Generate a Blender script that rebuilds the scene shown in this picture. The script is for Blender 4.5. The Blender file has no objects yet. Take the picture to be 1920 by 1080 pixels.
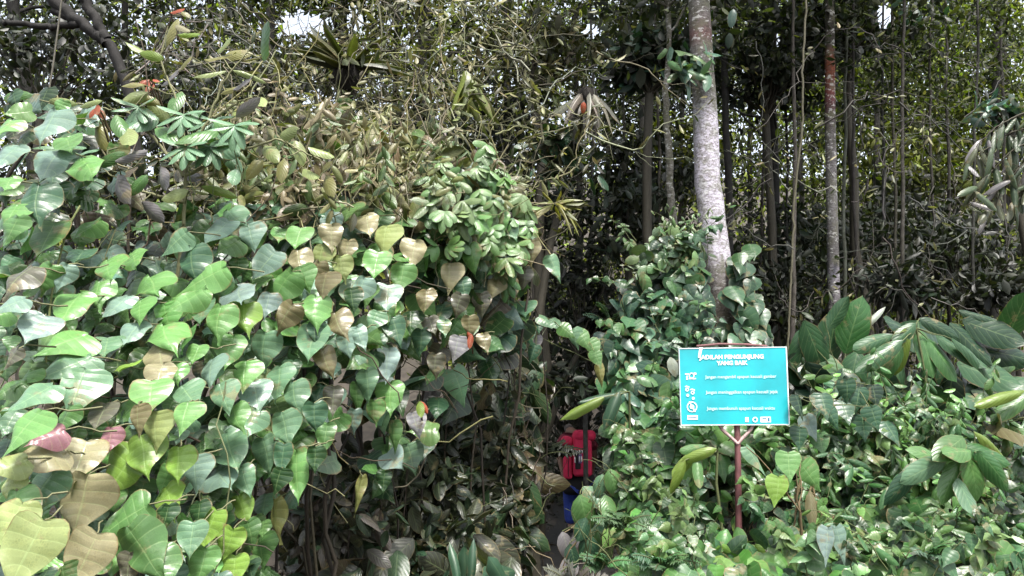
import bpy, math, random
import numpy as np
from mathutils import Vector, Matrix
R = math.radians
rng = np.random.default_rng(11)
random.seed(5)
SC = bpy.context.scene
COL = SC.collection
# ---------------------------------------------------------------- camera, world, sun, exposure
F = 1400.0; PITCH = math.atan(200 / F); EYE = 1.6
cam = bpy.data.objects.new('camera', bpy.data.cameras.new('camera')); COL.objects.link(cam)
cam.data.sensor_width = 36; cam.data.lens = 36 * F / 1920; cam.data.clip_end = 600; cam.data.clip_start = .05
cam.location = (0, 0, EYE); cam.rotation_euler = (R(90) + PITCH, 0, 0)
SC.camera = cam
w = bpy.data.worlds.new('World'); SC.world = w; w.use_nodes = True
nt = w.node_tree; bg = nt.nodes['Background']; sky = nt.nodes.new('ShaderNodeTexSky')
sky.sky_type = 'NISHITA'; sky.sun_disc = False; sky.sun_elevation = R(66); sky.sun_rotation = R(160)
sky.air_density = 1.0; sky.dust_density = 4.0; sky.ozone_density = 1.0
hs = nt.nodes.new('ShaderNodeHueSaturation'); hs.inputs['Saturation'].default_value = .4; nt.links.new(sky.outputs[0], hs.inputs['Color']); nt.links.new(hs.outputs[0], bg.inputs[0]); bg.inputs[1].default_value = 0.075
sl = bpy.data.lights.new('sun', 'SUN'); sl.energy = 1.5; sl.angle = R(11); sl.color = (1, .96, .9)
so = bpy.data.objects.new('sun', sl); COL.objects.link(so)
az = R(160); el = R(66)
sd = Vector((math.sin(az) * math.cos(el), math.cos(az) * math.cos(el), math.sin(el)))
so.rotation_euler = sd.to_track_quat('Z', 'Y').to_euler(); so.location = sd * 30
SC.view_settings.view_transform = 'Standard'; SC.view_settings.look = 'None'
SC.view_settings.exposure = 2.8; SC.view_settings.gamma = 1
SC.cycles.max_bounces = 6; SC.cycles.diffuse_bounces = 3; SC.cycles.glossy_bounces = 2; SC.cycles.transmission_bounces = 3
SC.cycles.transparent_max_bounces = 4

def P(px, py, d):
    """point of the scene seen at photo position px, py at horizontal distance d"""
    x = (np.asarray(px, float) - 960) / F; y = (540 - np.asarray(py, float)) / F
    c, s = math.cos(PITCH), math.sin(PITCH)
    Y = c - y * s; Z = s + y * c
    k = np.asarray(d, float) / Y
    return np.stack([x * k, Y * k, EYE + Z * k], -1)
def pix(v):
    c, s = math.cos(PITCH), math.sin(PITCH)
    z = v[..., 2] - EYE; dep = v[..., 1] * c + z * s; up = -v[..., 1] * s + z * c
    dep = np.where(dep < .1, .1, dep)
    return 960 + F * v[..., 0] / dep, 540 - F * up / dep

# ---------------------------------------------------------------- helpers
K = 0.36
def C(r, g, b, k=None):
    c = np.array([r, g, b], float) / 255
    c = np.where(c < .04045, c / 12.92, ((c + .055) / 1.055) ** 2.4)
    return c * (K if k is None else k)
def norm(v): return v / np.maximum(np.linalg.norm(v, axis=-1, keepdims=True), 1e-9)

class MB:
    def __init__(s): s.v = []; s.q = []; s.uv = []; s.c = []; s.n = 0; s.mi = []
    def add(s, v, q, uv=None, c=None, mi=0):
        v = np.asarray(v, float).reshape(-1, 3); q = np.asarray(q, int).reshape(-1, 4)
        s.v.append(v); s.q.append(q + s.n); s.n += len(v); s.mi.append(np.full(len(q), mi))
        s.uv.append(np.zeros((len(v), 2)) if uv is None else np.asarray(uv, float).reshape(-1, 2))
        cc = np.zeros((len(v), 3)); cc[:] = .5 if c is None else c; s.c.append(cc)
    def tube(s, pts, r, n=6, c=None, cap=True, bump=0):
        pts = np.asarray(pts, float); k = len(pts)
        r = np.full(k, r, float) if np.isscalar(r) else np.interp(np.linspace(0, 1, k), np.linspace(0, 1, len(r)), r)
        t = norm(np.gradient(pts, axis=0)); ref = np.array([.31, .95, .05])
        if abs(t[:, 1]).mean() > .8: ref = np.array([.1, .1, 1.])
        a = norm(np.cross(t, ref)); b = np.cross(t, a)
        th = np.linspace(0, 2 * math.pi, n, endpoint=False)
        rr = r[:, None] * np.ones(n)
        if bump: rr = rr * (1 + bump * rng.normal(size=(k, n)))
        ring = pts[:, None] + rr[..., None] * (np.cos(th)[None, :, None] * a[:, None] + np.sin(th)[None, :, None] * b[:, None])
        i = np.arange(k - 1)[:, None] * n; j = np.arange(n)[None]; j2 = (j + 1) % n
        q = np.stack([i + j, i + j2, i + n + j2, i + n + j], -1)
        s.add(ring.reshape(-1, 3), q, c=c)
    def box(s, lo, hi, c=None, M=None):
        x0, y0, z0 = lo; x1, y1, z1 = hi
        v = np.array([(x, y, z) for x in (x0, x1) for y in (y0, y1) for z in (z0, z1)], float)
        if M is not None: v = v @ M[:3, :3].T + M[:3, 3]
        s.add(v, [(0, 1, 3, 2), (4, 6, 7, 5), (0, 4, 5, 1), (2, 3, 7, 6), (0, 2, 6, 4), (1, 5, 7, 3)], c=c)
    def build(s, name, mat, parent=None, smooth=True):
        if not s.v: s.box((0, 0, 0), (.001, .001, .001))
        v = np.concatenate(s.v); q = np.concatenate(s.q); uv = np.concatenate(s.uv); c = np.concatenate(s.c)
        if parent is not None: v = v - np.array(parent.get('_o', (0, 0, 0)))
        me = bpy.data.meshes.new(name)
        me.vertices.add(len(v)); me.vertices.foreach_set('co', v.ravel())
        me.loops.add(q.size); me.loops.foreach_set('vertex_index', q.ravel().astype(np.int32))
        me.polygons.add(len(q)); me.polygons.foreach_set('loop_start', np.arange(0, q.size, 4, dtype=np.int32))
        me.polygons.foreach_set('loop_total', np.full(len(q), 4, dtype=np.int32))
        me.polygons.foreach_set('use_smooth', np.full(len(q), smooth))
        me.polygons.foreach_set('material_index', np.concatenate(s.mi).astype(np.int32))
        me.update(calc_edges=True)
        ul = me.uv_layers.new(name='UV'); ul.data.foreach_set('uv', uv[q.ravel()].ravel())
        ca = me.attributes.new('Col', 'FLOAT_COLOR', 'POINT')
        ca.data.foreach_set('color', np.concatenate([c, np.ones((len(c), 1))], 1).ravel())
        for m in (mat if isinstance(mat, (list, tuple)) else [mat]): me.materials.append(m)
        o = bpy.data.objects.new(name, me); COL.objects.link(o)
        if parent is not None: o.parent = parent
        return o

def tag(o, label=None, cat=None, group=None, kind=None):
    if label: o['label'] = label
    if cat: o['category'] = cat
    if group: o['group'] = group
    if kind: o['kind'] = kind
    return o
def thing(name, loc, label, cat, group=None):
    o = bpy.data.objects.new(name, None); COL.objects.link(o); o.empty_display_size = .1
    loc = tuple(float(a) for a in loc); o.location = loc; o['_o'] = loc
    return tag(o, label, cat, group)

# ---------------------------------------------------------------- materials
def mat(name):
    m = bpy.data.materials.new(name); m.use_nodes = True
    return m, m.node_tree, m.node_tree.nodes['Principled BSDF'], m.node_tree.nodes['Material Output']
class NG:
    def __init__(s, t): s.t = t
    def n(s, ty, **k):
        o = s.t.nodes.new(ty)
        for a, b in k.items(): setattr(o, a, b)
        return o
    def put(s, sock, v):
        if isinstance(v, bpy.types.NodeSocket): s.t.links.new(v, sock)
        elif v is not None: sock.default_value = v
    def m(s, op, a, b=None, c=None):
        o = s.n('ShaderNodeMath', operation=op); s.put(o.inputs[0], a); s.put(o.inputs[1], b); s.put(o.inputs[2], c); return o.outputs[0]
    def sm(s, v, a, b):
        o = s.n('ShaderNodeMapRange', interpolation_type='SMOOTHSTEP'); s.put(o.inputs[0], v); o.inputs[1].default_value = a; o.inputs[2].default_value = b; return o.outputs[0]
    def mix(s, f, a, b, mode='MIX'):
        o = s.n('ShaderNodeMix', data_type='RGBA', blend_type=mode); s.put(o.inputs[0], f)
        for k, v in ((6, a), (7, b)): s.put(o.inputs[k], (tuple(v) + (1,))[:4] if isinstance(v, (tuple, list, np.ndarray)) else v)
        return o.outputs[2]
    def noise(s, sc, det=3, vec=None, rough=.5):
        o = s.n('ShaderNodeTexNoise'); o.inputs['Scale'].default_value = sc; o.inputs['Detail'].default_value = det; o.inputs['Roughness'].default_value = rough
        if vec is not None: s.put(o.inputs['Vector'], vec)
        return o.outputs['Fac']
    def geo(s, sc=(1, 1, 1)):
        g = s.n('ShaderNodeNewGeometry'); m = s.n('ShaderNodeMapping'); m.inputs['Scale'].default_value = sc
        s.put(m.inputs[0], g.outputs['Position']); return m.outputs[0]

def leafmat(name, rough=.42, vein=.45, bump=.5, transl=.18, N=7, spec=.5, slope=.32, spots=.3):
    m, t, b, out = mat(name); g = NG(t)
    col = g.n('ShaderNodeAttribute', attribute_name='Col').outputs['Color']
    uv = g.n('ShaderNodeUVMap'); sx = g.n('ShaderNodeSeparateXYZ'); g.put(sx.inputs[0], uv.outputs[0])
    u, v = sx.outputs[0], sx.outputs[1]
    s_ = g.m('ABSOLUTE', g.m('SUBTRACT', g.m('MULTIPLY', u, 2.), 1.))
    vec = g.geo()
    n1 = g.noise(14, 3, vec); n2 = g.noise(70, 2, vec)
    col = g.mix(g.m('MULTIPLY', g.sm(n1, .35, .7), spots), col, (.55, .5, .42, 1), 'MULTIPLY')
    col = g.mix(g.m('MULTIPLY', g.sm(n2, .6, .75), spots * .6), col, (1.5, 1.35, .9, 1), 'MULTIPLY')
    if vein:
        n3 = g.noise(9, 5, vec, .65); col = g.mix(g.m('MULTIPLY', g.sm(n3, .58, .66), .55 * spots / .3), col, (.16, .13, .07, 1))
        vo = g.n('ShaderNodeTexVoronoi', feature='DISTANCE_TO_EDGE'); vo.inputs['Scale'].default_value = 130; g.put(vo.inputs['Vector'], vec)
        ret = g.m('SUBTRACT', 1., g.sm(vo.outputs['Distance'], .02, .16)); n4 = g.noise(38, 4, vec, .7)
        col = g.mix(g.m('MULTIPLY', g.m('MULTIPLY', ret, g.sm(n4, .35, .65)), .5 if name == 'heart_leaf' else .12), col, (1.5, 1.4, 1.35, 1), 'MULTIPLY'); col = g.mix(g.m('MULTIPLY', g.sm(n4, .5, .68), .35), col, (.6, .6, .5, 1), 'MULTIPLY')
        eg = g.sm(g.m('ADD', g.m('POWER', s_, 3.), g.m('MULTIPLY', n3, 1.2)), 1.45, 1.6); col = g.mix(g.m('MULTIPLY', eg, .7), col, (.13, .09, .04, 1))
        ph = g.m('FRACT', g.m('MULTIPLY', g.m('SUBTRACT', v, g.m('MULTIPLY', g.m('POWER', s_, 1.2), slope)), float(N)))
        ds = g.m('ABSOLUTE', g.m('SUBTRACT', ph, .5))
        vm = g.m('SUBTRACT', 1., g.sm(ds, .01, .09)); mid = g.m('SUBTRACT', 1., g.sm(s_, .015, .06))
        mask = g.m('MAXIMUM', g.m('MULTIPLY', vm, .7), mid)
        pale = g.mix(.4, col, (.34, .46, .2, 1))
        col = g.mix(g.m('MULTIPLY', mask, vein), col, pale)
        h = g.m('ADD', g.m('POWER', g.m('MULTIPLY', ds, 2.), .6), g.m('MULTIPLY', n2, .5))
        h = g.m('SUBTRACT', h, g.m('MULTIPLY', mid, .5))
        bp = g.n('ShaderNodeBump'); bp.inputs['Strength'].default_value = bump; bp.inputs['Distance'].default_value = .006
        g.put(bp.inputs['Height'], h); g.put(b.inputs['Normal'], bp.outputs[0])
    g.put(b.inputs['Base Color'], col)
    g.put(b.inputs['Roughness'], g.m('ADD', g.m('MULTIPLY', n1, .3), rough - .15)); b.inputs['Specular IOR Level'].default_value = spec
    tr = g.n('ShaderNodeBsdfTranslucent'); g.put(tr.inputs[0], g.mix(1., col, (1.3, 1.5, .5, 1), 'MULTIPLY'))
    mx = g.n('ShaderNodeMixShader'); mx.inputs[0].default_value = transl
    g.put(mx.inputs[1], b.outputs[0]); g.put(mx.inputs[2], tr.outputs[0]); g.put(out.inputs[0], mx.outputs[0])
    return m
def woodmat(name, rough=.8, spots=.6, sc=(30, 30, 6), bump=.6):
    m, t, b, out = mat(name); g = NG(t)
    col = g.n('ShaderNodeAttribute', attribute_name='Col').outputs['Color']
    n1 = g.noise(1., 5, g.geo(sc), .7); n2 = g.noise(9, 3, g.geo())
    col = g.mix(g.m('MULTIPLY', g.sm(n1, .4, .62), spots), col, (.42, .40, .36, 1), 'MULTIPLY')
    col = g.mix(g.m('MULTIPLY', g.sm(n2, .5, .62), spots * .5), col, (.55, .62, .42, 1), 'MULTIPLY')
    bp = g.n('ShaderNodeBump'); bp.inputs['Strength'].default_value = bump; bp.inputs['Distance'].default_value = .01
    g.put(bp.inputs['Height'], n1); g.put(b.inputs['Normal'], bp.outputs[0])
    g.put(b.inputs['Base Color'], col); b.inputs['Roughness'].default_value = rough; b.inputs['Specular IOR Level'].default_value = .3
    return m
def plain(name, c, rough=.6, var=.2, sc=20, metal=0):
    m, t, b, out = mat(name); g = NG(t)
    n = g.noise(sc, 4, g.geo())
    c = tuple(float(a) for a in c)
    g.put(b.inputs['Base Color'], g.mix(g.m('MULTIPLY', g.sm(n, .35, .7), var), c + (1,), tuple(a * .35 for a in c) + (1,)))
    b.inputs['Roughness'].default_value = rough; b.inputs['Metallic'].default_value = metal
    return m
M_HEART = leafmat('heart_leaf', .33, .36, .22, .18, 6, .32, .2)
M_VINE = leafmat('small_heart_leaf', .36, .25, .15, .16, 5, .3, .2)
M_LEAF = leafmat('broad_leaf', .34, .3, .2, .2, 7, .32)
M_STRAP = leafmat('strap_leaf', .45, .3, .1, .25, 16, .5, .6)
M_SMALL = leafmat('small_leaf', .5, 0, 0, .28, spots=.35, spec=.4)
M_FAR = leafmat('far_leaf', .6, 0, 0, .4, spots=.2, spec=.3)
M_WOOD = woodmat('bark', .85, .8, (25, 25, 9), .8)
M_TWIG = woodmat('twig', .7, .35, (40, 40, 40), .2)

HOLES = [(565, 45, 52, 28), (605, 190, 36, 28), (662, 40, 20, 30), (1655, 30, 24, 34), (1110, 55, 26, 16), (1455, 75, 12, 20)]
# ---------------------------------------------------------------- leaf templates
def template(kind, nu, nv, bend=.15, cup=.12, wave=0., seed=0):
    r = np.random.default_rng(seed)
    u = np.linspace(-1, 1, nu); v = np.linspace(0, 1, nv)
    U, V = np.meshgrid(u, v)
    if kind == 'heart':
        V = V ** 1.3
        W = .5 * np.clip(2.45 * (V + .012) ** .5 * (1 - V) ** .92 + .03 * (V > .8) * (1 - V), .012, 1); Y = V - .2 * np.abs(U) ** 1.3 * np.exp(-V * 5)
        Y = Y * 1.02 + .05 * V ** 6
    elif kind == 'oval':
        W = .5 * np.clip(2.35 * (V + .005) ** .6 * (1 - V) ** .7, .015, 1); Y = V
    elif kind == 'lance':
        W = .5 * np.clip(2.1 * (V + .003) ** .55 * (1 - V) ** .55, .02, 1); Y = V
    elif kind == 'strap':
        W = .5 * np.clip(np.minimum(V * 4 + .25, 1) * np.minimum((1 - V) * 3.5 + .02, 1), .02, 1); Y = V
    X = U * W
    if kind == 'heart':
        S0 = np.linspace(0, 1, nv); pp_ = np.linspace(0, 1, 13)
        ox = np.interp(S0, pp_, [.0, .16, .31, .42, .485, .505, .485, .43, .345, .245, .14, .048, 0.004])
        oy = np.interp(S0, pp_, np.array([.0, -.045, -.055, .0, .085, .19, .31, .44, .57, .69, .80, .92, 1.06]) - r.uniform(-.03, .05) * np.array([0, 1, 1.2, .8, .4, .1, 0, 0, 0, 0, 0, 0, 0]))
        my = S0 * 1.04; au = np.abs(u)[None]
        sk = r.normal() * .09; X = u[None] * ox[:, None] * (1 + sk * np.sign(u[None])) + r.normal() * .07 * S0[:, None] ** 2 + .014 * np.sin(S0[:, None] * r.uniform(14, 24) + r.uniform(0, 6, 2)[(u > 0).astype(int)][None]) * np.abs(u[None]) * (S0[:, None] > .1); Y = my[:, None] * (1 - au ** 1.2) + oy[:, None] * au ** 1.2; V = S0[:, None] + 0 * au; W = ox[:, None] + 0 * au
    Z = -bend * V ** 2 - cup * np.abs(U) ** 1.6 * W * 2 * .5 + .02 * np.abs(U)
    if wave:
        Z = Z + wave * np.abs(U) * np.sin(V * r.uniform(9, 14) + r.uniform(0, 6) + U) + wave * r.normal() * U * V
        X = X + wave * .7 * np.sin(V * 5 + r.uniform(0, 6)) * V
    vv = np.stack([X, Y, Z], -1).reshape(-1, 3); uv = np.stack([(U + 1) / 2, V], -1).reshape(-1, 2)
    i = np.arange(nv - 1)[:, None] * nu; j = np.arange(nu - 1)[None]
    q = np.stack([i + j, i + j + 1, i + nu + j + 1, i + nu + j], -1).reshape(-1, 4)
    return vv, q, uv
T = {}
for s in range(6):
    T['heart', s] = template('heart', 9, 14, .02 + .075 * s, .06 + .1 * (s % 3), .035 + .02 * (s % 3), s)
    T['hmed', s] = template('heart', 5, 8, .08 + .06 * s, .1 + .06 * (s % 3), .02, s)
    T['oval', s] = template('oval', 5, 8, .05 + .1 * s, .15 + .08 * (s % 3), .02, s)
    T['lance', s] = template('lance', 5, 9, .05 + .09 * s, .2, .012, s)
    T['strap', s] = template('strap', 5, 14, .1 + .2 * s, .3, .012, s)
    T['small', s] = template('oval', 3, 4, .05 + .08 * s, .25, 0, s)
    T['slim', s] = template('lance', 3, 4, .05 + .1 * s, .25, 0, s)
    T['hsmall', s] = template('heart', 3, 5, .1 + .05 * s, .2, 0, s)
def corridor(p):
    dx = p[:, 0] - (-.1 + .097 * p[:, 1]); gz_ = ground_z(p[:, 0], p[:, 1])
    return ~((dx > -.2 - .022 * p[:, 1]) & (dx < .3) & (p[:, 1] > 1) & (p[:, 1] < 11.6) & (p[:, 2] > gz_ + .12) & (p[:, 2] < gz_ + 1.85))
def leaves(mb, kind, pos, t, n, L, W, col):
    """add many leaves: base pos, tip direction t, facing n, length L, width W, colour"""
    pos = np.atleast_2d(pos); k = len(pos)
    t = norm(np.broadcast_to(t, (k, 3)).astype(float)); n = np.broadcast_to(n, (k, 3)).astype(float)
    n = norm(n - (n * t).sum(-1, keepdims=True) * t); x = np.cross(t, n)
    L = np.broadcast_to(L, k).astype(float); W = np.broadcast_to(W, k).astype(float); col = np.broadcast_to(col, (k, 3))
    var = rng.integers(0, 6, k)
    for s in range(6):
        m = var == s
        if not m.any(): continue
        tv, tq, tuv = T[kind, s]
        vv = pos[m][:, None] + tv[None, :, :1] * W[m][:, None, None] * x[m][:, None] + tv[None, :, 1:2] * L[m][:, None, None] * t[m][:, None] \
            + tv[None, :, 2:] * L[m][:, None, None] * n[m][:, None]
        kk = m.sum(); q = tq[None] + (np.arange(kk) * len(tv))[:, None, None]
        mb.add(vv, q, np.tile(tuv, (kk, 1)), np.repeat(col[m], len(tv), 0))
def rdir(k, up=0.):
    v = norm(rng.normal(size=(k, 3))); v[:, 2] += up; return norm(v)
def pick(pal, k, jit=.18):
    pal = np.array(pal); c = pal[rng.integers(0, len(pal), k)]
    return np.clip(c * (1 + jit * rng.normal(size=(k, 1))) * (1 + .06 * rng.normal(size=(k, 3))), .002, .9)
def inpoly(px, py, poly):
    poly = np.array(poly, float); r = np.zeros(len(px), bool); j = len(poly) - 1
    for i in range(len(poly)):
        xi, yi = poly[i]; xj, yj = poly[j]
        r ^= ((yi > py) != (yj > py)) & (px < (xj - xi) * (py - yi) / (yj - yi + 1e-9) + xi); j = i
    return r
def sample(poly, k):
    p = np.array(poly, float); lo, hi = p.min(0), p.max(0); X = np.empty(0); Y = np.empty(0)
    while len(X) < k:
        x = rng.uniform(lo[0], hi[0], k * 2); y = rng.uniform(lo[1], hi[1], k * 2); m = inpoly(x, y, poly)
        X = np.append(X, x[m]); Y = np.append(Y, y[m])
    return X[:k], Y[:k]
def wander(a, b, n=8, amp=.05, sag=0.):
    a = np.asarray(a, float); b = np.asarray(b, float); s = np.linspace(0, 1, n)[:, None]
    p = a + (b - a) * s; L = np.linalg.norm(b - a)
    off = np.cumsum(rng.normal(size=(n, 3)), 0) * amp * L / math.sqrt(n); off -= off[:1] * (1 - s) + off[-1:] * s
    p = p + off; p[:, 2] -= sag * 4 * (s * (1 - s))[:, 0]
    return p

# ---------------------------------------------------------------- terrain
def ground_z(x, y):
    x = np.asarray(x, float); y = np.asarray(y, float)
    z = -.035 * np.clip(y, 0, 11) + .0 * x
    z = z + .12 * np.clip(y - 13, 0, 4) + .46 * np.clip(y - 17, 0, 45) + .02 * np.sin(x * 1.3 + y) + .03 * np.sin(x * .6 - y * .9)
    z = z + .16 * np.clip(np.abs(x - .12 * y + .35) - .55, 0, 3) * np.clip(y - 1, 0, 3) / 3
    return z
def path_x(y): return -.1 + .097 * np.asarray(y, float)
xs = np.concatenate([np.linspace(-200, -16, 10), np.linspace(-15, 15, 101), np.linspace(16, 200, 10)])
ys = np.concatenate([np.linspace(-120, -6, 8), np.linspace(-5, 30, 118), np.linspace(31, 260, 14)])
X, Y = np.meshgrid(xs, ys); Z = ground_z(X, Y) + rng.normal(size=X.shape) * .012
mb = MB(); i = np.arange(len(ys) - 1)[:, None] * len(xs); j = np.arange(len(xs) - 1)[None]
mb.add(np.stack([X, Y, Z], -1), np.stack([i + j, i + j + 1, i + len(xs) + j + 1, i + len(xs) + j], -1))
m_soil = plain('soil', (.035, .028, .02), .95, .7, 6); m_path = plain('dark_path', (.009, .0075, .006), .85, .6, 9)  # path is a near-black soil tone
tag(mb.build('ground', m_soil), kind='structure')
py_ = np.linspace(-1, 14, 90); mb = MB(); cx = path_x(py_); rows = []
for s_ in (-.42, -.2, 0, .2, .42):
    ww = s_ * (1 + .15 * np.sin(py_ * 3)); rows.append(np.stack([cx + ww, py_, ground_z(cx + ww, py_) + .035 - .05 * abs(s_)], -1))
V = np.stack(rows, 1); i = np.arange(89)[:, None] * 5; j = np.arange(4)[None]
mb.add(V, np.stack([i + j, i + j + 1, i + 5 + j + 1, i + 5 + j], -1)); tag(mb.build('path', m_path), kind='structure')

# palettes
G = C(126, 180, 104); GB = C(125, 168, 130); BL = C(148, 182, 165); YC = C(182, 176, 138); TN = C(140, 133, 98); LM = C(150, 192, 88)
PK = C(180, 130, 140); DK = C(55, 88, 52); GR = C(114, 114, 98); OL = C(140, 145, 85); SV = C(155, 182, 175); LV = C(160, 160, 165); TE = C(82, 122, 92)
MID = C(98, 142, 82); YG = C(170, 186, 120)
CODE = dict(G=G, B=BL, Y=YC, T=TN, L=LM, K=PK, D=DK, R=GR, O=OL, S=SV, V=LV, E=TE, M=MID, H=GB, X=YG)

# ---------------------------------------------------------------- left vine bank
ctrl = np.array([(0, 1080, 1.9), (300, 1080, 2.3), (560, 1080, 3.1), (0, 800, 2.15), (300, 800, 2.5), (560, 850, 3.1), (750, 850, 4.0),
                 (0, 600, 2.4), (300, 600, 2.8), (600, 600, 3.3), (850, 650, 4.2), (1000, 600, 5.0), (0, 400, 2.6), (90, 250, 2.7),
                 (300, 450, 3.1), (600, 420, 3.7), (850, 400, 4.4), (1000, 400, 4.9), (250, 200, 3.4), (500, 250, 4.0), (800, 250, 4.8), (0, 150, 2.8), (1000, 850, 5.4), (1100, 700, 5.6)])
def DL(px, py):
    px = np.atleast_1d(np.asarray(px, float)); py = np.atleast_1d(np.asarray(py, float))
    d2 = (px[:, None] - ctrl[:, 0]) ** 2 + (py[:, None] - ctrl[:, 1]) ** 2 + 900
    wgt = 1 / d2 ** 1.5; return (wgt * ctrl[:, 2]).sum(1) / wgt.sum(1)
HERO = '''150 945 117 128 0 Y;152 865 88 78 3 Y;160 1052 108 115 -12 Y;52 1038 132 140 -18 X;228 885 92 105 -22 L;268 850 82 76 20 L;333 868 62 64 10 L
235 972 82 100 -65 M;268 1036 88 128 42 M;318 936 64 52 40 L;372 962 44 40 10 D;393 992 58 76 -18 L;455 956 42 62 22 L;512 972 32 76 0 O;556 888 56 96 8 G
432 842 92 84 38 H;500 850 54 66 20 H;415 892 92 66 62 B;365 884 62 64 10 B;534 802 62 70 18 H;418 742 62 54 30 H;482 742 68 62 18 B;352 738 66 50 60 H
345 778 62 50 10 G;42 802 90 84 -30 G;145 728 100 86 8 H;284 742 82 74 26 G;256 786 46 62 5 T;290 804 62 72 12 X;90 817 62 40 -60 K;205 824 46 52 5 K
80 856 88 50 -72 Y;18 872 62 44 -62 X;78 912 76 68 -28 H;14 912 52 50 0 X;26 952 74 62 20 G;88 448 86 80 0 M;65 372 80 72 4 E;94 306 92 80 0 B
88 232 84 76 -8 B;14 290 66 60 -20 B;16 342 50 40 20 G;164 306 78 62 52 G;328 452 60 68 -40 H;408 436 72 68 -26 B;436 402 60 44 60 H;470 440 56 58 22 B
357 490 68 70 4 E;497 496 68 76 -32 B;526 534 66 76 -32 G;560 446 58 52 5 G;622 444 50 58 0 Y;285 530 84 58 58 G;378 522 66 112 -62 G;350 560 60 90 -60 G
448 550 80 48 40 S;407 598 66 64 0 G;458 588 62 50 18 L;32 516 70 52 -30 R;116 518 46 58 -10 B;84 520 50 60 -20 G;132 574 92 66 0 G;14 570 62 52 -60 B
70 616 80 66 15 S;248 622 62 50 0 B;308 620 86 58 62 G;122 638 100 64 -62 G;130 684 96 66 -60 H;534 592 52 62 -30 T;592 578 62 54 8 G;606 532 56 52 0 T
430 656 66 60 2 G;492 652 62 66 -4 H;585 642 70 66 0 H;612 678 46 58 20 T;632 604 56 46 30 T;392 694 66 46 12 B;368 664 44 40 0 G;300 668 72 60 28 Y
300 704 62 46 10 Y;236 688 54 24 60 L;458 700 60 50 10 G;522 712 62 60 8 H;18 672 44 50 -30 R;706 496 60 58 0 G;753 518 56 58 0 G;776 474 54 62 -4 Y
842 518 50 60 -5 Y;674 544 50 64 -15 B;727 558 62 58 4 B;720 446 62 56 0 X;743 618 52 60 18 E;726 682 54 66 4 S;676 632 38 52 22 B;860 570 38 46 -20 R
856 650 46 46 -4 V;816 684 38 46 0 R;834 614 30 34 0 H;910 642 30 42 10 T;886 482 44 58 10 G;962 466 42 42 30 G;944 500 50 34 20 Y;625 750 40 56 4 R
732 744 60 60 0 G;668 742 34 60 5 M;664 788 32 44 0 B;740 862 56 42 60 S;738 816 28 62 8 M;780 794 40 50 18 V;720 902 32 40 0 D;672 926 22 68 0 O
560 486 52 46 20 Y;600 480 50 52 -10 X;690 420 52 46 10 Y;650 470 40 48 0 Y;800 560 42 40 10 T;770 600 46 44 0 D;790 640 40 50 0 E;870 540 38 44 10 E
700 600 44 44 -20 H;650 645 44 54 20 B;640 500 44 50 10 X;590 620 40 40 0 E;550 740 56 52 10 H;590 780 50 54 10 E;470 792 60 56 -10 H;440 780 50 50 20 G
310 900 50 56 -10 G;190 780 60 50 10 R;120 780 50 46 -20 M;60 740 80 56 -50 H;200 650 66 50 30 H;180 545 60 46 20 G;220 570 60 44 -10 B;260 580 56 44 20 G
200 500 70 48 40 G;250 480 60 40 60 G;150 480 60 42 20 E;110 360 56 50 30 D;20 430 60 62 -10 M;20 400 60 50 0 G;10 235 60 40 20 G;130 270 60 56 40 G
500 570 50 50 0 S;330 700 44 40 10 G;570 520 50 56 30 G;590 510 40 50 -20 T;660 560 40 52 10 D;940 415 44 50 10 G;900 420 44 56 -5 G;960 430 40 46 20 H
690 720 44 60 10 H;700 770 40 44 0 G;610 820 42 60 0 M;590 860 40 50 10 D;460 900 50 60 20 H;360 1010 60 60 10 H;430 1020 54 60 -10 L;470 1000 44 50 20 M
300 1060 70 60 30 M;380 1060 60 60 0 G;440 1070 54 54 10 L;240 1066 50 60 0 R;20 980 80 70 -10 X;310 970 46 44 0 D;530 860 40 60 0 E;520 900 44 50 -10 D
810 610 36 40 20 R;880 610 36 40 0 T;905 570 40 46 10 R;930 540 40 40 -20 Y;960 540 34 40 10 T;1000 470 40 48 10 T;985 520 36 44 0 R;1040 500 34 56 30 H'''
BANKP = [(0, 175), (90, 180), (190, 225), (210, 330), (300, 410), (380, 370), (520, 350), (640, 380), (800, 320), (960, 330), (1000, 420), (1010, 520), (960, 640), (900, 720), (820, 800), (760, 900), (700, 930),
         (600, 880), (540, 940), (500, 1000), (470, 1100), (0, 1100)]
def screen_leaf(px, py, wpx, lpx, a, d, jitter=.12, ratio=1.1):
    """base, tip direction, facing, length, width of a leaf seen wpx wide and lpx long at distance d"""
    px, py, wpx, lpx, a, d = [np.atleast_1d(np.asarray(q, float)) for q in (px, py, wpx, lpx, a, d)]
    k = max(len(q) for q in (px, py, wpx, lpx, a, d))
    W = wpx / F * d; Lt = np.maximum(lpx / F * d, W * ratio); cf = np.clip(lpx / F * d / Lt, .3, .97)
    sf = np.sqrt(1 - cf ** 2); a = np.radians(a)
    t = np.stack([np.sin(a) * cf, -sf, -np.cos(a) * cf], -1); t = norm(t + jitter * .5 * rng.normal(size=t.shape))
    n = np.array([0, -1, .45]) + jitter * 1.3 * rng.normal(size=t.shape)
    c = P(px, py, d); return c - t * (Lt * .48)[:, None], t, n, Lt * 1.06, W * 1.04
vine = thing('heart_leaf_vine', (-1.5, 2.6, 0), 'thick bank of big pale heart-shaped leaves covering the whole lower left', 'vine')
mb = MB(); st = MB()
rows = [r.split() for r in HERO.replace('\n', ';').split(';')]
hx = np.array([[float(a) for a in r[:5]] for r in rows]); hc = np.array([CODE[r[5]] for r in rows])
hx[:, 2:4] *= np.where(hx[:, 2:3] > 90, .86, .93)
hd = DL(hx[:, 0], hx[:, 1]) - .1 + .03 * rng.normal(size=len(hx))
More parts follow.
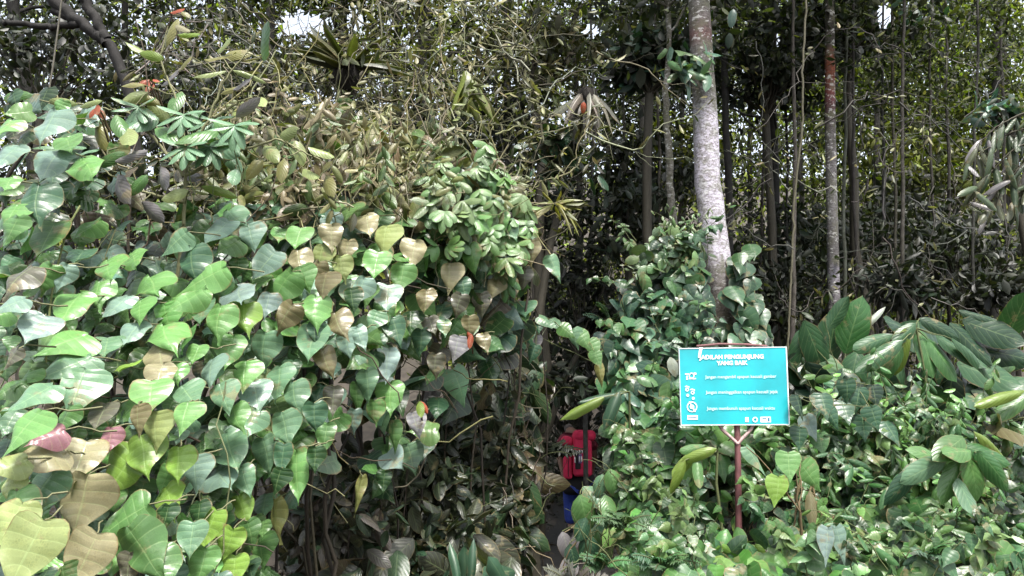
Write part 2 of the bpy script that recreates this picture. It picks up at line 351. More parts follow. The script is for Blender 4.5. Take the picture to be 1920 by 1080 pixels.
hc = hc * 1.15 * (1 + .08 * rng.normal(size=(len(hc), 1)))
special = [i for i, r in enumerate(rows) if r[5] == 'K']
b, t, n, L, W = screen_leaf(hx[:, 0], hx[:, 1], hx[:, 2], hx[:, 3], hx[:, 4], hd)
keep = np.ones(len(b), bool); keep[special] = False
leaves(mb, 'heart', b[keep], t[keep], n[keep], L[keep], W[keep], hc[keep])
for i in special:
    sp = MB(); leaves(sp, 'heart', b[i], t[i], n[i], L[i], W[i], hc[i]); o = sp.build('pink_leaf', M_HEART, vine); o['label'] = 'pink withering heart leaf'
for i in range(len(b)):
    st.tube(wander(b[i], b[i] + np.array([rng.normal() * .05, .1, -.02]) - t[i] * .04, 5, .1), [.0025, .003], 4, C(150, 150, 110))
def fill(mb, poly, k, wmin, wmax, dfun, dmin, dmax, pal, kind='hmed', spread=45, asp=1.05, jit=.3, clump=None, ratio=1.2, gap=-1.1, fuzz=6):
    x, y = sample(poly, k); x = x + rng.normal(size=k) * fuzz * rng.uniform(0, 2.5, k); y = y + rng.normal(size=k) * fuzz * rng.uniform(0, 2.5, k)
    fr = 1 / max(wmax, 20) / 1.6; ph = rng.uniform(0, 6, 4)
    nz = np.sin(x * fr + ph[0] + 2 * np.sin(y * fr * .7 + ph[1])) + np.sin(y * fr * 1.3 + ph[2] + 1.5 * np.sin(x * fr * .8 + ph[3]))
    m = nz > gap + .3 * rng.normal(size=k); x, y, nz = x[m], y[m], nz[m]; k = len(x)
    d = dfun(x, y) + rng.uniform(dmin, dmax, k); wm = rng.uniform(wmin, wmax, k) / F * dfun(x, y) * F / d
    bb, tt, nn, LL, WW = screen_leaf(x, y, wm, wm * max(asp, ratio * .95) * rng.uniform(.55, 1.05, k), rng.normal(0, spread, k), d, jit, ratio)
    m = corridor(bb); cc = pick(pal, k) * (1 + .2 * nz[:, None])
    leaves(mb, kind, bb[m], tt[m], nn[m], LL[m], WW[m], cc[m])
    return bb[m]
VP = [G, G, GB, BL, MID, MID, TE, TN, DK]
fill(mb, BANKP, 640, 28, 58, DL, .04, .2, [G, G, GB, MID, MID, MID, TE, BL], 'heart', 38, 1.0, ratio=1.1, gap=-1.4)
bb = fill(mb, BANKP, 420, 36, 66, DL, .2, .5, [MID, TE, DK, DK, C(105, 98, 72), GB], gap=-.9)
fill(mb, BANKP, 420, 40, 75, DL, .5, 1.1, [DK, TE, C(60, 70, 45)])  # deeper leaf layers coloured darker to stand for shade inside the bank
mb.build('foliage', M_HEART, vine)
for i in range(260):
    p0 = bb[rng.integers(len(bb))]; p1 = p0 + rng.normal(size=3) * [.25, .12, .35] + [0, .1, -.1]
    st.tube(wander(p0, p1, 8, .12), rng.uniform(.002, .005), 4, pick([C(150, 145, 100), C(110, 95, 75), C(150, 160, 110)], 1)[0])
for i in range(60):
    x, y = sample(BANKP, 1); d = DL(x, y)[0] + rng.uniform(.3, .9); p0 = P(x[0], y[0], d); p1 = p0.copy(); p1[2] = ground_z(p0[0], p0[1]) - .05; p1[0] += rng.normal() * .3; p1[1] += .3
    st.tube(wander(p0, p1, 10, .06), rng.uniform(.005, .012), 5, pick([C(90, 80, 65), C(70, 62, 52)], 1)[0])
st.build('stems', M_TWIG, vine)

# ---------------------------------------------------------------- shrubs and other plants
def plant(name, label, cat, base, group=None):
    return thing(name, (base[0], base[1], float(ground_z(base[0], base[1]))), label, cat, group), MB(), MB()
DEADC = C(150, 135, 105)
OLP = [C(125, 128, 72), C(96, 102, 55), C(155, 152, 100), C(72, 80, 42)]
GRP = [C(64, 74, 56), C(50, 60, 44), C(82, 88, 72), C(48, 68, 46)]  # leaf colours greyed and darkened to carry the shade of the hollow
DKP = [C(50, 60, 44), C(62, 70, 52), C(38, 46, 34), C(74, 84, 62)]  # undergrowth shade put into the dark leaf colours
TEP = [C(74, 112, 88), C(60, 98, 76), C(92, 130, 102), C(72, 106, 66)]
BRG = [C(100, 152, 92), C(112, 164, 96), C(86, 130, 80), C(96, 138, 106)]
def cloud(mb, c, r, k, L, W, pal, kind='small', clumps=14, up=.5, hole=True, shell=.5):
    """leaf clumps spread through an ellipsoid"""
    c = np.asarray(c, float); r = np.asarray(r, float)
    cc = norm(rng.normal(size=(clumps, 3))) * rng.uniform(0, 1, (clumps, 1)) ** shell * r + c
    cr = rng.uniform(.16, .42, clumps) * r.min() if np.ndim(r) else .3 * r
    idx = rng.integers(0, clumps, k)
    pos = cc[idx] + rng.normal(size=(k, 3)) * cr[idx][:, None] * [1, 1, .6]
    if hole:
        m = np.ones(k, bool)
        for hx_, hy_, ha, hb in HOLES:
            a, b_ = pix(pos); m &= ((a - hx_) / ha) ** 2 + ((b_ - hy_) / hb) ** 2 > rng.uniform(.5, 1.2, k)
        pos = pos[m]; idx = idx[m]
    m = corridor(pos); pos = pos[m]; idx = idx[m]
    kk = len(pos); tint = (1 + .25 * rng.normal(size=(clumps, 1)))[idx]
    t = rdir(kk, -.35); n = rdir(kk, up * 1.6) + [0, -.35, 0]
    s = rng.uniform(.6, 1.3, kk)
    leaves(mb, kind, pos, t, n, L * s, W * s, np.clip(pick(pal, kk) * np.clip(tint, .5, 1.6), .003, .8))
    return cc
def shrub(name, label, cat, px, py, d, rx, rz, k, L, W, pal, kind='small', mat=None, clumps=14, ry=None, group=None, stemc=None, leaflet=None):
    c = P(px, py, d); pl, f, s = plant(name, label, cat, c, group)
    ry = rx * .7 if ry is None else ry
    cc = cloud(f, c, (rx, ry, rz), k, L, W, pal, kind, clumps)
    g0 = np.array([c[0], c[1], ground_z(c[0], c[1]) - .05]); sc = C(85, 80, 65) if stemc is None else stemc
    if corridor(g0[None] + [0, 0, 1])[0] == False: g0[0] -= .75; g0[2] = ground_z(g0[0], g0[1]) - .05
    hub = c - np.array([0, 0, rz * 1.05]) if c[2] - rz * 1.05 - g0[2] > .3 else g0
    rad = .012 + .006 * max(c[2] - g0[2], 0)
    s.tube(wander(g0, hub, 8, .03), [rad * 1.4, rad], 6, sc)
    for q in cc: s.tube(wander(hub, q, 8, .06), [rad * .3, rad * .12], 4, sc)
    f.build('foliage', mat or M_SMALL, pl); s.build('stems', M_TWIG, pl)
    return pl

# ---- tall background trees
def trunkpts(px0, px1, y0, y1, d, top, base):
    a = P(px0, y0, d); b = P(px1, y1, d); s = (b - a) / (b[2] - a[2])
    z = np.linspace(base, top, 26); return a + s * (z - a[2])[:, None]
def tree(label, px0, px1, d, wpx, tone, pal, height=11, crown=2200, group='slim forest trees behind the thicket', name='forest_tree', crownz=(4.2, 1.), leaf=(.13, .06), rc=1.7, wob=.05):
    a = P(px0, 0, d)
    p = trunkpts(px0, px1, 0, 600, d, height, float(ground_z(a[0], a[1])) - .15)
    p[:, :2] += np.cumsum(rng.normal(size=(26, 2)), 0) * wob * .35
    p[:, 1] += (np.arange(26) / 25) * rng.uniform(-.1, .3)
    pl = thing(name, p[0], label, 'tree', group)
    tr = MB(); r = wpx / F * d / 2
    tr.tube(p, [r * 1.35, r * 1.05, r, r * .9, r * .35], 12, tone, bump=.05)
    for i in range(11):
        q = p[rng.integers(12, 25)]; e = q + np.array([rng.normal() * 1., rng.normal() * .9, rng.uniform(.3, 1.6)])
        tr.tube(wander(q, e, 8, .1), [r * .35, r * .08], 5, tone)
    tr.build('trunk', M_WOOD, pl)
    f = MB(); z0 = crownz[0]
    cz = (height + z0) / 2; c = p[18].copy(); c[2] = cz + .6
    cloud(f, c, (rc, rc, (height - z0) / 2), crown, leaf[0], leaf[1], pal, 'small', 26)
    # low sprays on the stem
    cloud(f, [p[8][0], p[8][1], 3.4], (rc * .8, rc * .6, 1.5), crown // 4, leaf[0], leaf[1], pal, 'small', 12)
    if 'thick grey' in label and 'twig' in label: cloud(f, [-2.8, 8.6, 8.2], [4.2, 3., 1.3], 13000, leaf[0], leaf[1], pal, 'small', 50)  # unseen leaf canopy added overhead to shade the wood
    f.build('crown', M_FAR, pl)
    return pl
DARK = C(62, 60, 58); GREY = C(105, 103, 100); PALE = C(165, 160, 160)
TREES = [
 ('dark straight trunk just right of the white trunk', 1362, 1372, 9.5, 13, DARK), ('thick dark trunk between the white trunk and the red-banded one', 1440, 1448, 11, 17, DARK),
 ('thin grey trunk left of the crooked pale stem', 1196, 1190, 12, 12, GREY), ('grey trunk right of the red-banded trunk', 1628, 1630, 13, 11, GREY),
 ('pale trunk below the bright sky gap at top right', 1648, 1662, 16, 11, PALE), ('dark slim trunk below the right end of the sky gap', 1690, 1694, 14, 12, DARK),
 ('very thin dark trunk right of the sky gap', 1722, 1730, 17, 9, DARK), ('slim grey-green trunk over the fan of ginger leaves', 1760, 1765, 15, 10, GREY),
 ('pale slim trunk near the right edge of the wood', 1812, 1800, 18, 9, PALE), ('dark trunk behind the big drooping fern', 1856, 1850, 13, 15, DARK),
 ('grey trunk at the far right edge behind the fern', 1900, 1905, 14, 14, GREY), ('thick grey trunk behind the twig tangle at the top', 787, 800, 10, 28, GREY),
 ('thin dark trunk left of the thick grey one', 748, 742, 12, 12, DARK), ('slim trunk beside the round sky gap', 512, 505, 9, 18, GREY),
 ('dark trunk behind the bird nest fern', 655, 660, 11, 18, DARK), ('dark trunk above the middle of the dark hollow', 948, 955, 12, 16, DARK),
 ('slender trunk right of the drooping dead fern', 1082, 1090, 13, 12, DARK), ('dark leaning trunk in the top left corner', 30, 90, 8, 24, DARK),
 ('slim dark trunk above the orange leaf', 240, 250, 10, 13, DARK), ('thin trunk above the tall leafy shrub', 380, 372, 12, 12, DARK),
 ('thin grey trunk in the gap above the climbing vine', 1150, 1140, 15, 10, GREY), ('thin dark trunk between the vine-hung trunk and the pale stem', 1286, 1280, 14, 10, DARK),
 ('slim dark trunk left of the hanging liana', 1408, 1412, 16, 9, DARK), ('slim trunk behind the hanging liana', 1510, 1500, 15, 10, GREY),
 ('thin trunk left of the red-banded trunk', 1534, 1530, 18, 9, DARK), ('thin pale trunk above the rolled white leaf', 1590, 1596, 19, 8, PALE),
 ('slim grey trunk behind the twigs in the upper middle', 870, 880, 14, 12, GREY), ('thin trunk at the right end of the twig tangle', 1020, 1016, 16, 10, DARK),
 ('thin dark trunk behind the top left leaves', 130, 140, 12, 12, DARK), ('thin grey trunk left of the round sky gap', 450, 462, 14, 10, GREY)]
OLIVE = [C(132, 150, 52), C(96, 112, 40), C(175, 190, 84), C(62, 74, 34), C(80, 92, 50)]  # yellow-greens brightened so the leaf colour carries the backlight
NEUT = [C(58, 68, 42), C(74, 86, 50), C(42, 52, 34), C(104, 112, 76)]
for (lab, a, b_, d, wp, tone) in TREES:
    pal = OLIVE if (a > 1480 or 700 < a < 1050 or 400 < a < 520) else NEUT
    tree(lab, a, b_, d, wp, tone, pal, height=rng.uniform(9, 13), crown=int(2600 + 90 * d), leaf=(.07 + .003 * d, .03 + .0015 * d), rc=1.2 + .06 * d)

# ---- white trunk, red-banded trunk, crooked stem
def special_tree(name, label, pts, rad, cols, d, crownc, crownr, k, pal, n=18, bands=None):
    pl = thing(name, pts[0], label, 'tree'); tr = MB()
    tr.tube(pts, rad, n, bump=.03)
    zz = np.repeat(np.asarray(pts)[:, 2], n)
    zs = [c[0] for c in cols]; tr.c[-1] = np.stack([np.interp(zz, zs, [c[1][q] for c in cols]) for q in range(3)], -1)
    e = np.asarray(pts[-1])
    for i in range(9):
        q = np.asarray(pts[rng.integers(len(pts) * 2 // 3, len(pts))]); e2 = q + np.array([rng.normal() * 1.2, rng.normal() * .8, rng.uniform(.3, 1.5)])
        tr.tube(wander(q, e2, 8, .1), [rad[-1] * .6, .01], 6, c=cols[-1][1])
    o = tr.build('trunk', M_WHITE if 'white' in label or 'rusty' in label else M_WOOD, pl)
    f = MB(); cloud(f, crownc, crownr, k, .13, .06, pal, 'small', 30); f.build('crown', M_FAR, pl)
    return pl
M_WHITE = woodmat('pale_bark', .85, .95, (30, 30, 62), .9)
def lichen(m):
    t = m.node_tree; g = NG(t); b = t.nodes['Principled BSDF']; src = b.inputs['Base Color'].links[0].from_socket
    a = g.sm(g.noise(7, 6, g.geo((1, 1, .8)), .7), .5, .6); c = g.mix(g.m('MULTIPLY', a, .6), src, (.09, .09, .055, 1))
    a2 = g.sm(g.noise(60, 4, g.geo((1, 1, 1)), .7), .52, .62); c = g.mix(g.m('MULTIPLY', a2, .5), c, (.07, .06, .05, 1))
    a3 = g.sm(g.noise(16, 5, g.geo((1, 1, 1.6)), .6), .56, .62); c = g.mix(g.m('MULTIPLY', a3, .5), c, (.5, .5, .48, 1))
    g.put(b.inputs['Base Color'], c)
lichen(M_WHITE)
def line(rows, d, n=30):
    rows = np.array(rows, float); s = np.linspace(0, len(rows) - 1, n)
    return P(np.interp(s, range(len(rows)), rows[:, 0]), np.interp(s, range(len(rows)), rows[:, 1]), d)
pts = line([(1392, 1085), (1382, 800), (1366, 640), (1345, 500), (1327, 340), (1322, 200), (1314, 80), (1308, -60), (1296, -400), (1290, -700)], 6.8, 44)
WH = C(230, 224, 238, .6); 
zof = lambda y: P(1330, y, 6.8)[2]
special_tree('pale_bark_tree', 'white-barked trunk rising out of the climbing vine behind the sign', pts, [.15, .13, .122, .126, .12, .112, .105, .1, .09, .05], 
  [(zof(700), C(110, 98, 85)), (zof(600), C(165, 155, 142)), (zof(520), C(200, 192, 190)), (zof(480), WH), (zof(230), WH), (zof(170), C(150, 148, 140)), (zof(95), C(150, 146, 140)), (zof(84), C(150, 112, 108)), (zof(50), C(155, 118, 115)), (zof(38), C(165, 160, 160)), (zof(0), C(140, 138, 130))], 6.8,
  (pts[-1][0] + .3, 7.6, 8.4), (5.5, 2.6, 1.4), 17000, NEUT)  # crown spread wide above the view, enlarged to shade the wood behind
pts = line([(1566, 700), (1564, 560), (1560, 400), (1556, 200), (1556, 60), (1552, -300), (1550, -600)], 8.9, 34); zo = lambda y: P(1560, y, 8.9)[2]
special_tree('red_banded_tree', 'slim trunk with a rusty red band high up and pale patches low down', pts, [.075, .068, .064, .06, .05, .03],
  [(zo(620), C(100, 90, 80)), (zo(570), C(170, 165, 170)), (zo(510), C(205, 200, 215)), (zo(480), C(125, 122, 118)), (zo(390), C(185, 182, 185)), (zo(300), C(165, 160, 162)), (zo(225), C(125, 120, 118)), (zo(205), C(120, 75, 90)), (zo(170), C(170, 85, 80)), (zo(150), C(180, 95, 62)), (zo(112), C(175, 95, 62)), (zo(104), C(95, 90, 80)), (zo(0), C(90, 85, 75))], 8.9,
  (pts[-1][0], 9.2, 8.), (2., 2., 2.4), 2600, OLIVE)
pts = line([(1272, 640), (1268, 430), (1258, 350), (1252, 260), (1242, 190), (1246, 60), (1240, -200)], 7.4, 30); zo = lambda y: P(1260, y, 8.4)[2]
special_tree('crooked_sapling', 'crooked pale thin stem left of the white trunk', pts + np.cumsum(rng.normal(size=(30, 3)), 0) * .008, [.045, .04, .035, .03, .02], [(0, C(185, 180, 175)), (6, C(175, 172, 155))], 7.4, (pts[-1][0], 7.5, 5.9), (1., .8, .9), 700, NEUT, n=8)

for k, (a, b_) in enumerate(((1345, 1350), (1425, 1416), (1462, 1475), (1497, 1490), (1541, 1546), (1585, 1580), (1606, 1612), (1655, 1650), (1678, 1684), (1706, 1700), (1742, 1748), (1780, 1776), (1832, 1828), (1878, 1884), (1222, 1230), (1165, 1172), (1112, 1104), (930, 926))):
    d = rng.uniform(8.3, 11.5); p = trunkpts(a, b_, 0, 600, d, 8, 0); p[:, 2] += ground_z(p[0, 0], p[0, 1]); p[:, :2] += np.cumsum(rng.normal(size=(26, 2)), 0) * .012
    pl = thing('slender_tree', p[0], 'very thin bare upright stem among the crowded dark trunks', 'tree', 'very thin upright stems in the wood'); m_ = MB()
    m_.tube(p, [rng.uniform(.02, .035), .015], 7, pick([C(120, 118, 108), C(70, 68, 62), C(95, 92, 82)], 1)[0]); m_.build('trunk', M_WOOD, pl)
    f = MB(); cloud(f, [p[20][0], p[20][1], 6.6], [.6, .6, 1.], 350, .09, .04, NEUT, 'small', 8); f.build('crown', M_FAR, pl)
# ---- far wood
mb = MB(); k = 34000
x = rng.uniform(-26, 26, k); y = rng.uniform(20, 34, k); z = ground_z(x, y) + rng.uniform(0, 1, k) ** 1.1 * 12
cl = np.sin(x * 1.1 + 3 * np.sin(z * .7)) + np.sin(z * 1.3 + y * .7) + rng.normal(size=k) * .9
pos = np.stack([x, y, z], -1)[(cl > -1.1)]; a_, b_ = pix(pos)
m = np.ones(len(pos), bool)
for h in HOLES: m &= ((a_ - h[0]) / h[2]) ** 2 + ((b_ - h[1]) / h[3]) ** 2 > 1
pos = pos[m]; k = len(pos)
leaves(mb, 'small', pos, rdir(k, -.3), rdir(k, .8) + [0, -.5, 0], rng.uniform(.18, .42, k), rng.uniform(.1, .2, k), pick([C(150, 166, 56), C(108, 122, 46), C(196, 212, 92), C(56, 66, 36), C(42, 50, 32)], k))  # backlight of the far leaves painted into the bright yellow-greens
tag(mb.build('far_woodland', M_FAR), 'far olive green wood seen between the trunks', 'woodland', kind='stuff')

def sprigs(f, s, poly, k, dfun, dd, h, L, pal, kind='oval', wr=.5, up=1., lean=.6, stemc=None):
    x, y = sample(poly, k); d = dfun(x, y) + rng.uniform(dd[0], dd[1], k)
    for i in range(k):
        c = P(x[i], y[i], d[i]); hh = h * rng.uniform(.5, 1.4); dr = norm(np.array([rng.normal() * lean, -.25 + rng.normal() * lean * .5, up]))
        w_ = wander(c, c + dr * hh, 9, .08, -.04); s.tube(w_, [.0035, .0015], 4, stemc if stemc is not None else C(120, 130, 80))
        m = rng.integers(5, 10); idx = np.linspace(2, 8, m).round().astype(int); q = w_[idx]; a = np.arange(m) * 2.4 + rng.uniform(0, 6)
        t = np.stack([np.cos(a) * .8, -.3 + .15 * np.sin(a * 1.3), -.45 + .5 * np.sin(a * 2.7 + 1)], -1) + .15 * rng.normal(size=(m, 3))
        sz = L * rng.uniform(.7, 1.2) * np.linspace(1.1, .6, m); ok = corridor(q + 0 * t)
        if ok.any(): leaves(f, kind, q[ok], t[ok], np.array([0, -1, .75]) + .45 * rng.normal(size=(ok.sum(), 3)), sz[ok], sz[ok] * wr, pick(pal, 1)[0] * (1 + .12 * rng.normal(size=(ok.sum(), 1))))
# ---- understory shrubs (dark hollow and slope)
U = [
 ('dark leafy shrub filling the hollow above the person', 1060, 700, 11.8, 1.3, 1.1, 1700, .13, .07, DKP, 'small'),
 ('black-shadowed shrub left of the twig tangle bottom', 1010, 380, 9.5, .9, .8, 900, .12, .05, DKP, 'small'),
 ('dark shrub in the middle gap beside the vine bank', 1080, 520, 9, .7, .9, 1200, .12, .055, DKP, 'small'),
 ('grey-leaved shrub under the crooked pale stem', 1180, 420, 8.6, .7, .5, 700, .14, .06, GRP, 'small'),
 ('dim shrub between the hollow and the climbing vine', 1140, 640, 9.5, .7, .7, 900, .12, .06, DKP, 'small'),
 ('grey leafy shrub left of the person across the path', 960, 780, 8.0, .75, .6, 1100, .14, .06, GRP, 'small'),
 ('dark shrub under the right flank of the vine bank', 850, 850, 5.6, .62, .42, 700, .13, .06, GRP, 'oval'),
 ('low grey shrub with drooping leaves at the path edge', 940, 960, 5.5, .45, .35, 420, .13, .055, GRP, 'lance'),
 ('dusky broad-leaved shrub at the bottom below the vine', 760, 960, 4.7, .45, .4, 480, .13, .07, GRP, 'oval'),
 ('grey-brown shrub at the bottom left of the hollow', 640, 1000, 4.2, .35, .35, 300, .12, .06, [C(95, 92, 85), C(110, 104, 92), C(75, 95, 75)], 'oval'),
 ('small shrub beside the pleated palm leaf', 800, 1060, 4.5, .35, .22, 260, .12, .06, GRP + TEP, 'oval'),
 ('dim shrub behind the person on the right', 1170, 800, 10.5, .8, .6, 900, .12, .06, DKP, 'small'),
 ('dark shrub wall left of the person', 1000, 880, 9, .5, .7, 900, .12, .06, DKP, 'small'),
 ('grey shrub on the slope right of the white trunk', 1440, 540, 9.5, .9, .6, 1200, .13, .06, DKP, 'small'),
 ('grey shrub between liana and red-banded trunk', 1520, 470, 10.5, 1., .7, 1300, .13, .06, GRP, 'small'),
 ('drooping long-leaved grey shrub under the pale speckled leaves', 1720, 520, 8.6, .6, .35, 420, .2, .055, GRP, 'slim'),
 ('dark shrub behind the big ginger leaves', 1800, 480, 10, 1.2, .8, 1500, .14, .06, DKP, 'small'),
 ('dark shrub low down at the right edge', 1900, 560, 8.5, .6, .5, 600, .14, .07, DKP, 'small'),
 ('olive shrub with sunlit tones in its leaf colour in the upper right of the wood', 1740, 330, 13, 1.6, 1.2, 1700, .16, .06, [C(170, 185, 70), C(130, 140, 60), C(100, 105, 60)], 'slim'),  # sunlight is in the bright leaf colours
 ('neutral shrub below the grey trunk on the slope', 1640, 430, 12, 1.4, 1.0, 1700, .14, .06, NEUT + DKP, 'small'),
 ('yellow-green shrub with a backlit glow in its leaf colour left of the white trunk', 1275, 290, 12, .7, .8, 700, .16, .06, [C(175, 190, 60), C(130, 140, 60)], 'slim'),  # glow comes from painted yellow-green leaf tones
 ('dark leafy sapling right of the top of the white trunk', 1430, 105, 9.6, 1.1, .8, 1500, .15, .075, GRP, 'small'),
 ('dark sapling hanging over the red-banded trunk', 1590, 40, 10, 1.1, .5, 1200, .15, .075, GRP + TEP[:1], 'small'),
 ('grey drooping sapling left of the white trunk top', 1215, 90, 7.6, .55, .5, 420, .17, .09, GRP + TEP[:1], 'small'),
 ('grey sapling behind the lower white trunk', 1220, 330, 9, .7, .6, 700, .13, .06, DKP, 'small'),
 ('dark sapling filling the top left corner', 90, 90, 6.5, .9, .6, 1100, .09, .05, DKP, 'small'),
 ('dark sapling behind the tall leafy shrub', 330, 200, 7, 1., .8, 1400, .1, .05, NEUT, 'small'),
 ('dark shrub in the gap under the tall leafy shrub', 240, 370, 4.8, .5, .35, 350, .1, .05, DKP, 'oval'),
 ('neutral sapling left of the bird nest fern', 500, 150, 8, .9, .7, 1100, .12, .05, NEUT, 'small'),
 ('dark sapling behind the fern and twigs', 720, 260, 8.5, 1.1, .9, 1500, .12, .05, DKP, 'small'),
 ('dark sapling in the centre of the twig tangle', 900, 250, 9, 1., .9, 1400, .12, .05, DKP, 'small'),
 ('grey-leaved sapling drooping over the hollow', 1060, 290, 7, .4, .3, 170, .17, .09, GRP + TEP, 'oval'),
 ('olive sapling at the top centre', 1000, 70, 8, .9, .6, 900, .13, .05, OLP, 'slim'),
 ('teal-leaved shrub at the upper right edge above the big fern', 1895, 215, 6.3, .3, .22, 90, .15, .06, [C(98, 150, 135), C(110, 140, 125), C(130, 140, 132)], 'oval'),
 ('far dim shrub closing the end of the path', 1090, 880, 14, 1.3, 1., 1500, .16, .08, DKP, 'small'),
]
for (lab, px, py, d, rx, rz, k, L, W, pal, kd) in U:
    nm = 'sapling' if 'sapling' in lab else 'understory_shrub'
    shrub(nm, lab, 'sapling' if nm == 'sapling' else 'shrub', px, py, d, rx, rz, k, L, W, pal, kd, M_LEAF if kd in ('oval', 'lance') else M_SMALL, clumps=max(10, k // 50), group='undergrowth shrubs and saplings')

# ---- tangle above the vine bank: small-leaved scramblers and twigs
TANGLE = [(480, 240), (620, 200), (700, 230), (830, 260), (960, 330), (1000, 450), (900, 470), (780, 430), (640, 420), (500, 400), (380, 380), (330, 300)]
pl, f, s = plant('scrambling_creeper', 'dry olive tangle of small leaves and stems on top of the vine bank', 'creeper', P(700, 400, 4.6))
fill(f, TANGLE, 1300, 12, 28, DL, .0, .7, [C(150, 148, 100), C(120, 124, 72), C(165, 160, 122), C(96, 100, 52), C(130, 116, 86), C(100, 132, 72)], 'oval', 80, 1.8, .45, ratio=2.)
sprigs(f, s, TANGLE, 90, DL, (-.15, .3), .35, .085, [C(150, 155, 100), C(125, 140, 80), C(160, 150, 115), C(110, 140, 85)], 'lance', .38, .8, 1)
for i in range(420):
    x, y = sample(TANGLE, 1); d = DL(x, y)[0] + rng.uniform(-.05, .5); p0 = P(x[0], y[0], d); p1 = p0 + np.array([rng.normal() * .18, rng.normal() * .1, rng.normal() * .28])
    s.tube(wander(p0, p1, 8, .14), rng.uniform(.0015, .004), 4, pick([C(185, 180, 130), C(150, 148, 95), C(170, 160, 130)], 1)[0])
f.build('foliage', M_LEAF, pl); s.build('stems', M_TWIG, pl)
def twigs(label, x0, x1, y0, y1, d0, d1, k, wpal, nleaf=0):
    pl, f, s = plant('twiggy_climber', label, 'climber', P((x0 + x1) / 2, y1, (d0 + d1) / 2), 'bare twigs hanging in the upper middle')
    for i in range(k):
        x, y, d = rng.uniform(x0, x1), rng.uniform(y0, y1), rng.uniform(d0, d1)
        if ((x - 570) / 75) ** 2 + ((y - 45) / 45) ** 2 < 1: continue
        a = rng.uniform(0, math.pi * 2); Lp = rng.uniform(60, 260)
        p0 = P(x, y, d); p1 = P(x + math.cos(a) * Lp, y + math.sin(a) * Lp * .7, d + rng.normal() * .3)
        w_ = wander(p0, p1, 12, .1, rng.normal() * .12); c = pick(wpal, 1)[0]
        s.tube(w_, [rng.uniform(.004, .010), .0025], 4, c)
        for j in range(3):
            q = w_[rng.integers(2, 11)]; s.tube(wander(q, q + rng.normal(size=3) * [.2, .1, .2], 6, .12), [.0025, .001], 3, c)
        if nleaf:
            q = w_[rng.integers(0, 12, nleaf)] + rng.normal(size=(nleaf, 3)) * .04
            qa, qb = pix(q); q = q[((qa - 565) / 56) ** 2 + ((qb - 45) / 34) ** 2 > 1]; nl = len(q)
            if nl: leaves(f, 'slim', q, rdir(nl, -.5), rdir(nl, .8) + [0, -.5, 0], rng.uniform(.05, .13, nl), .03, pick(OLP + [C(190, 190, 140)], nl))
    # a trunk to the ground
    g = P((x0 + x1) / 2, y1, (d0 + d1) / 2); s.tube(wander(g, (g[0] - .5, g[1] + .3, ground_z(g[0] - .5, g[1])), 10, .05), [.008, .014], 5, C(60, 55, 45))
    f.build('foliage', M_SMALL, pl); s.build('twigs', M_TWIG, pl)
TW = [C(165, 162, 122), C(125, 122, 85), C(190, 188, 165), C(95, 92, 66)]
twigs('pale arching twigs above the creeper tangle', 560, 800, 0, 330, 5., 6.2, 60, TW, 10)
twigs('pale crossing twigs at the top centre', 780, 1000, 0, 300, 5.4, 6.6, 55, TW, 11)
twigs('long drooping twigs left of the hanging grey leaves', 880, 1120, 60, 400, 5.6, 7, 42, TW, 9)
twigs('bare grey twigs over the dark top left trees', 230, 520, 0, 180, 5., 6.5, 30, [C(150, 145, 135), C(120, 115, 105)], 6)
twigs('leafy pale twigs by the white sky gap', 430, 660, 0, 260, 6., 7.4, 45, TW, 12)
twigs('thin twigs threading the right-hand wood', 1380, 1900, 60, 560, 7., 9, 60, [C(110, 106, 98), C(85, 82, 76), C(140, 138, 130)], 5)
# thick dark bough top left, pale leaning branch, liana
pl = thing('forked_dead_tree', (*P(200, 90, 5.6)[:2], 0), 'black forked dead boughs in the top left corner', 'dead tree'); s = MB()
for rws, r0, r1 in (([(60, -60), (110, 10), (160, 50), (202, 82)], .055, .04), ([(100, 20), (150, 40), (205, 80), (240, 160), (262, 300), (280, 480), (290, 700)], .03, .06), ([(120, -60), (165, 10), (200, 75)], .035, .04), ([(0, 40), (80, 50), (150, 46)], .02, .03)):
    s.tube(line(rws, 5.6, 24) + rng.normal(size=(24, 3)) * .006, [r0, r1], 10, C(45, 42, 40), bump=.05)
s.build('boughs', M_WOOD, pl)
pl = thing('leaning_branch', (*P(640, 330, 5.4)[:2], 0), 'pale bark branch leaning under the bird nest fern', 'branch'); s = MB()
s.tube(line([(692, 120), (670, 155), (645, 200), (628, 260), (620, 340), (622, 600)], 5.3, 24), [.02, .026, .03], 9, C(150, 145, 130), bump=.05); s.build('bough', M_WOOD, pl)
pl = thing('liana', (*P(1480, 640, 7.2)[:2], 0), 'single thin liana hanging straight down right of the white trunk', 'liana'); s = MB()
s.tube(line([(1512, -40), (1508, 60), (1504, 150), (1506, 230), (1494, 330), (1486, 420), (1484, 520), (1480, 600), (1476, 660), (1474, 900)], 7.2, 60) + rng.normal(size=(60, 3)) * .004, .011, 6, C(135, 130, 105)); s.build('stem', M_TWIG, pl)
pl = thing('liana', (*P(300, 300, 4.6)[:2], 0), 'thin pale liana hanging at the top left beside the black boughs', 'liana'); s = MB()
s.tube(line([(118, -20), (108, 60), (100, 120), (92, 170), (90, 240)], 4.6, 24), .006, 5, C(130, 125, 110)); s.build('stem', M_TWIG, pl)

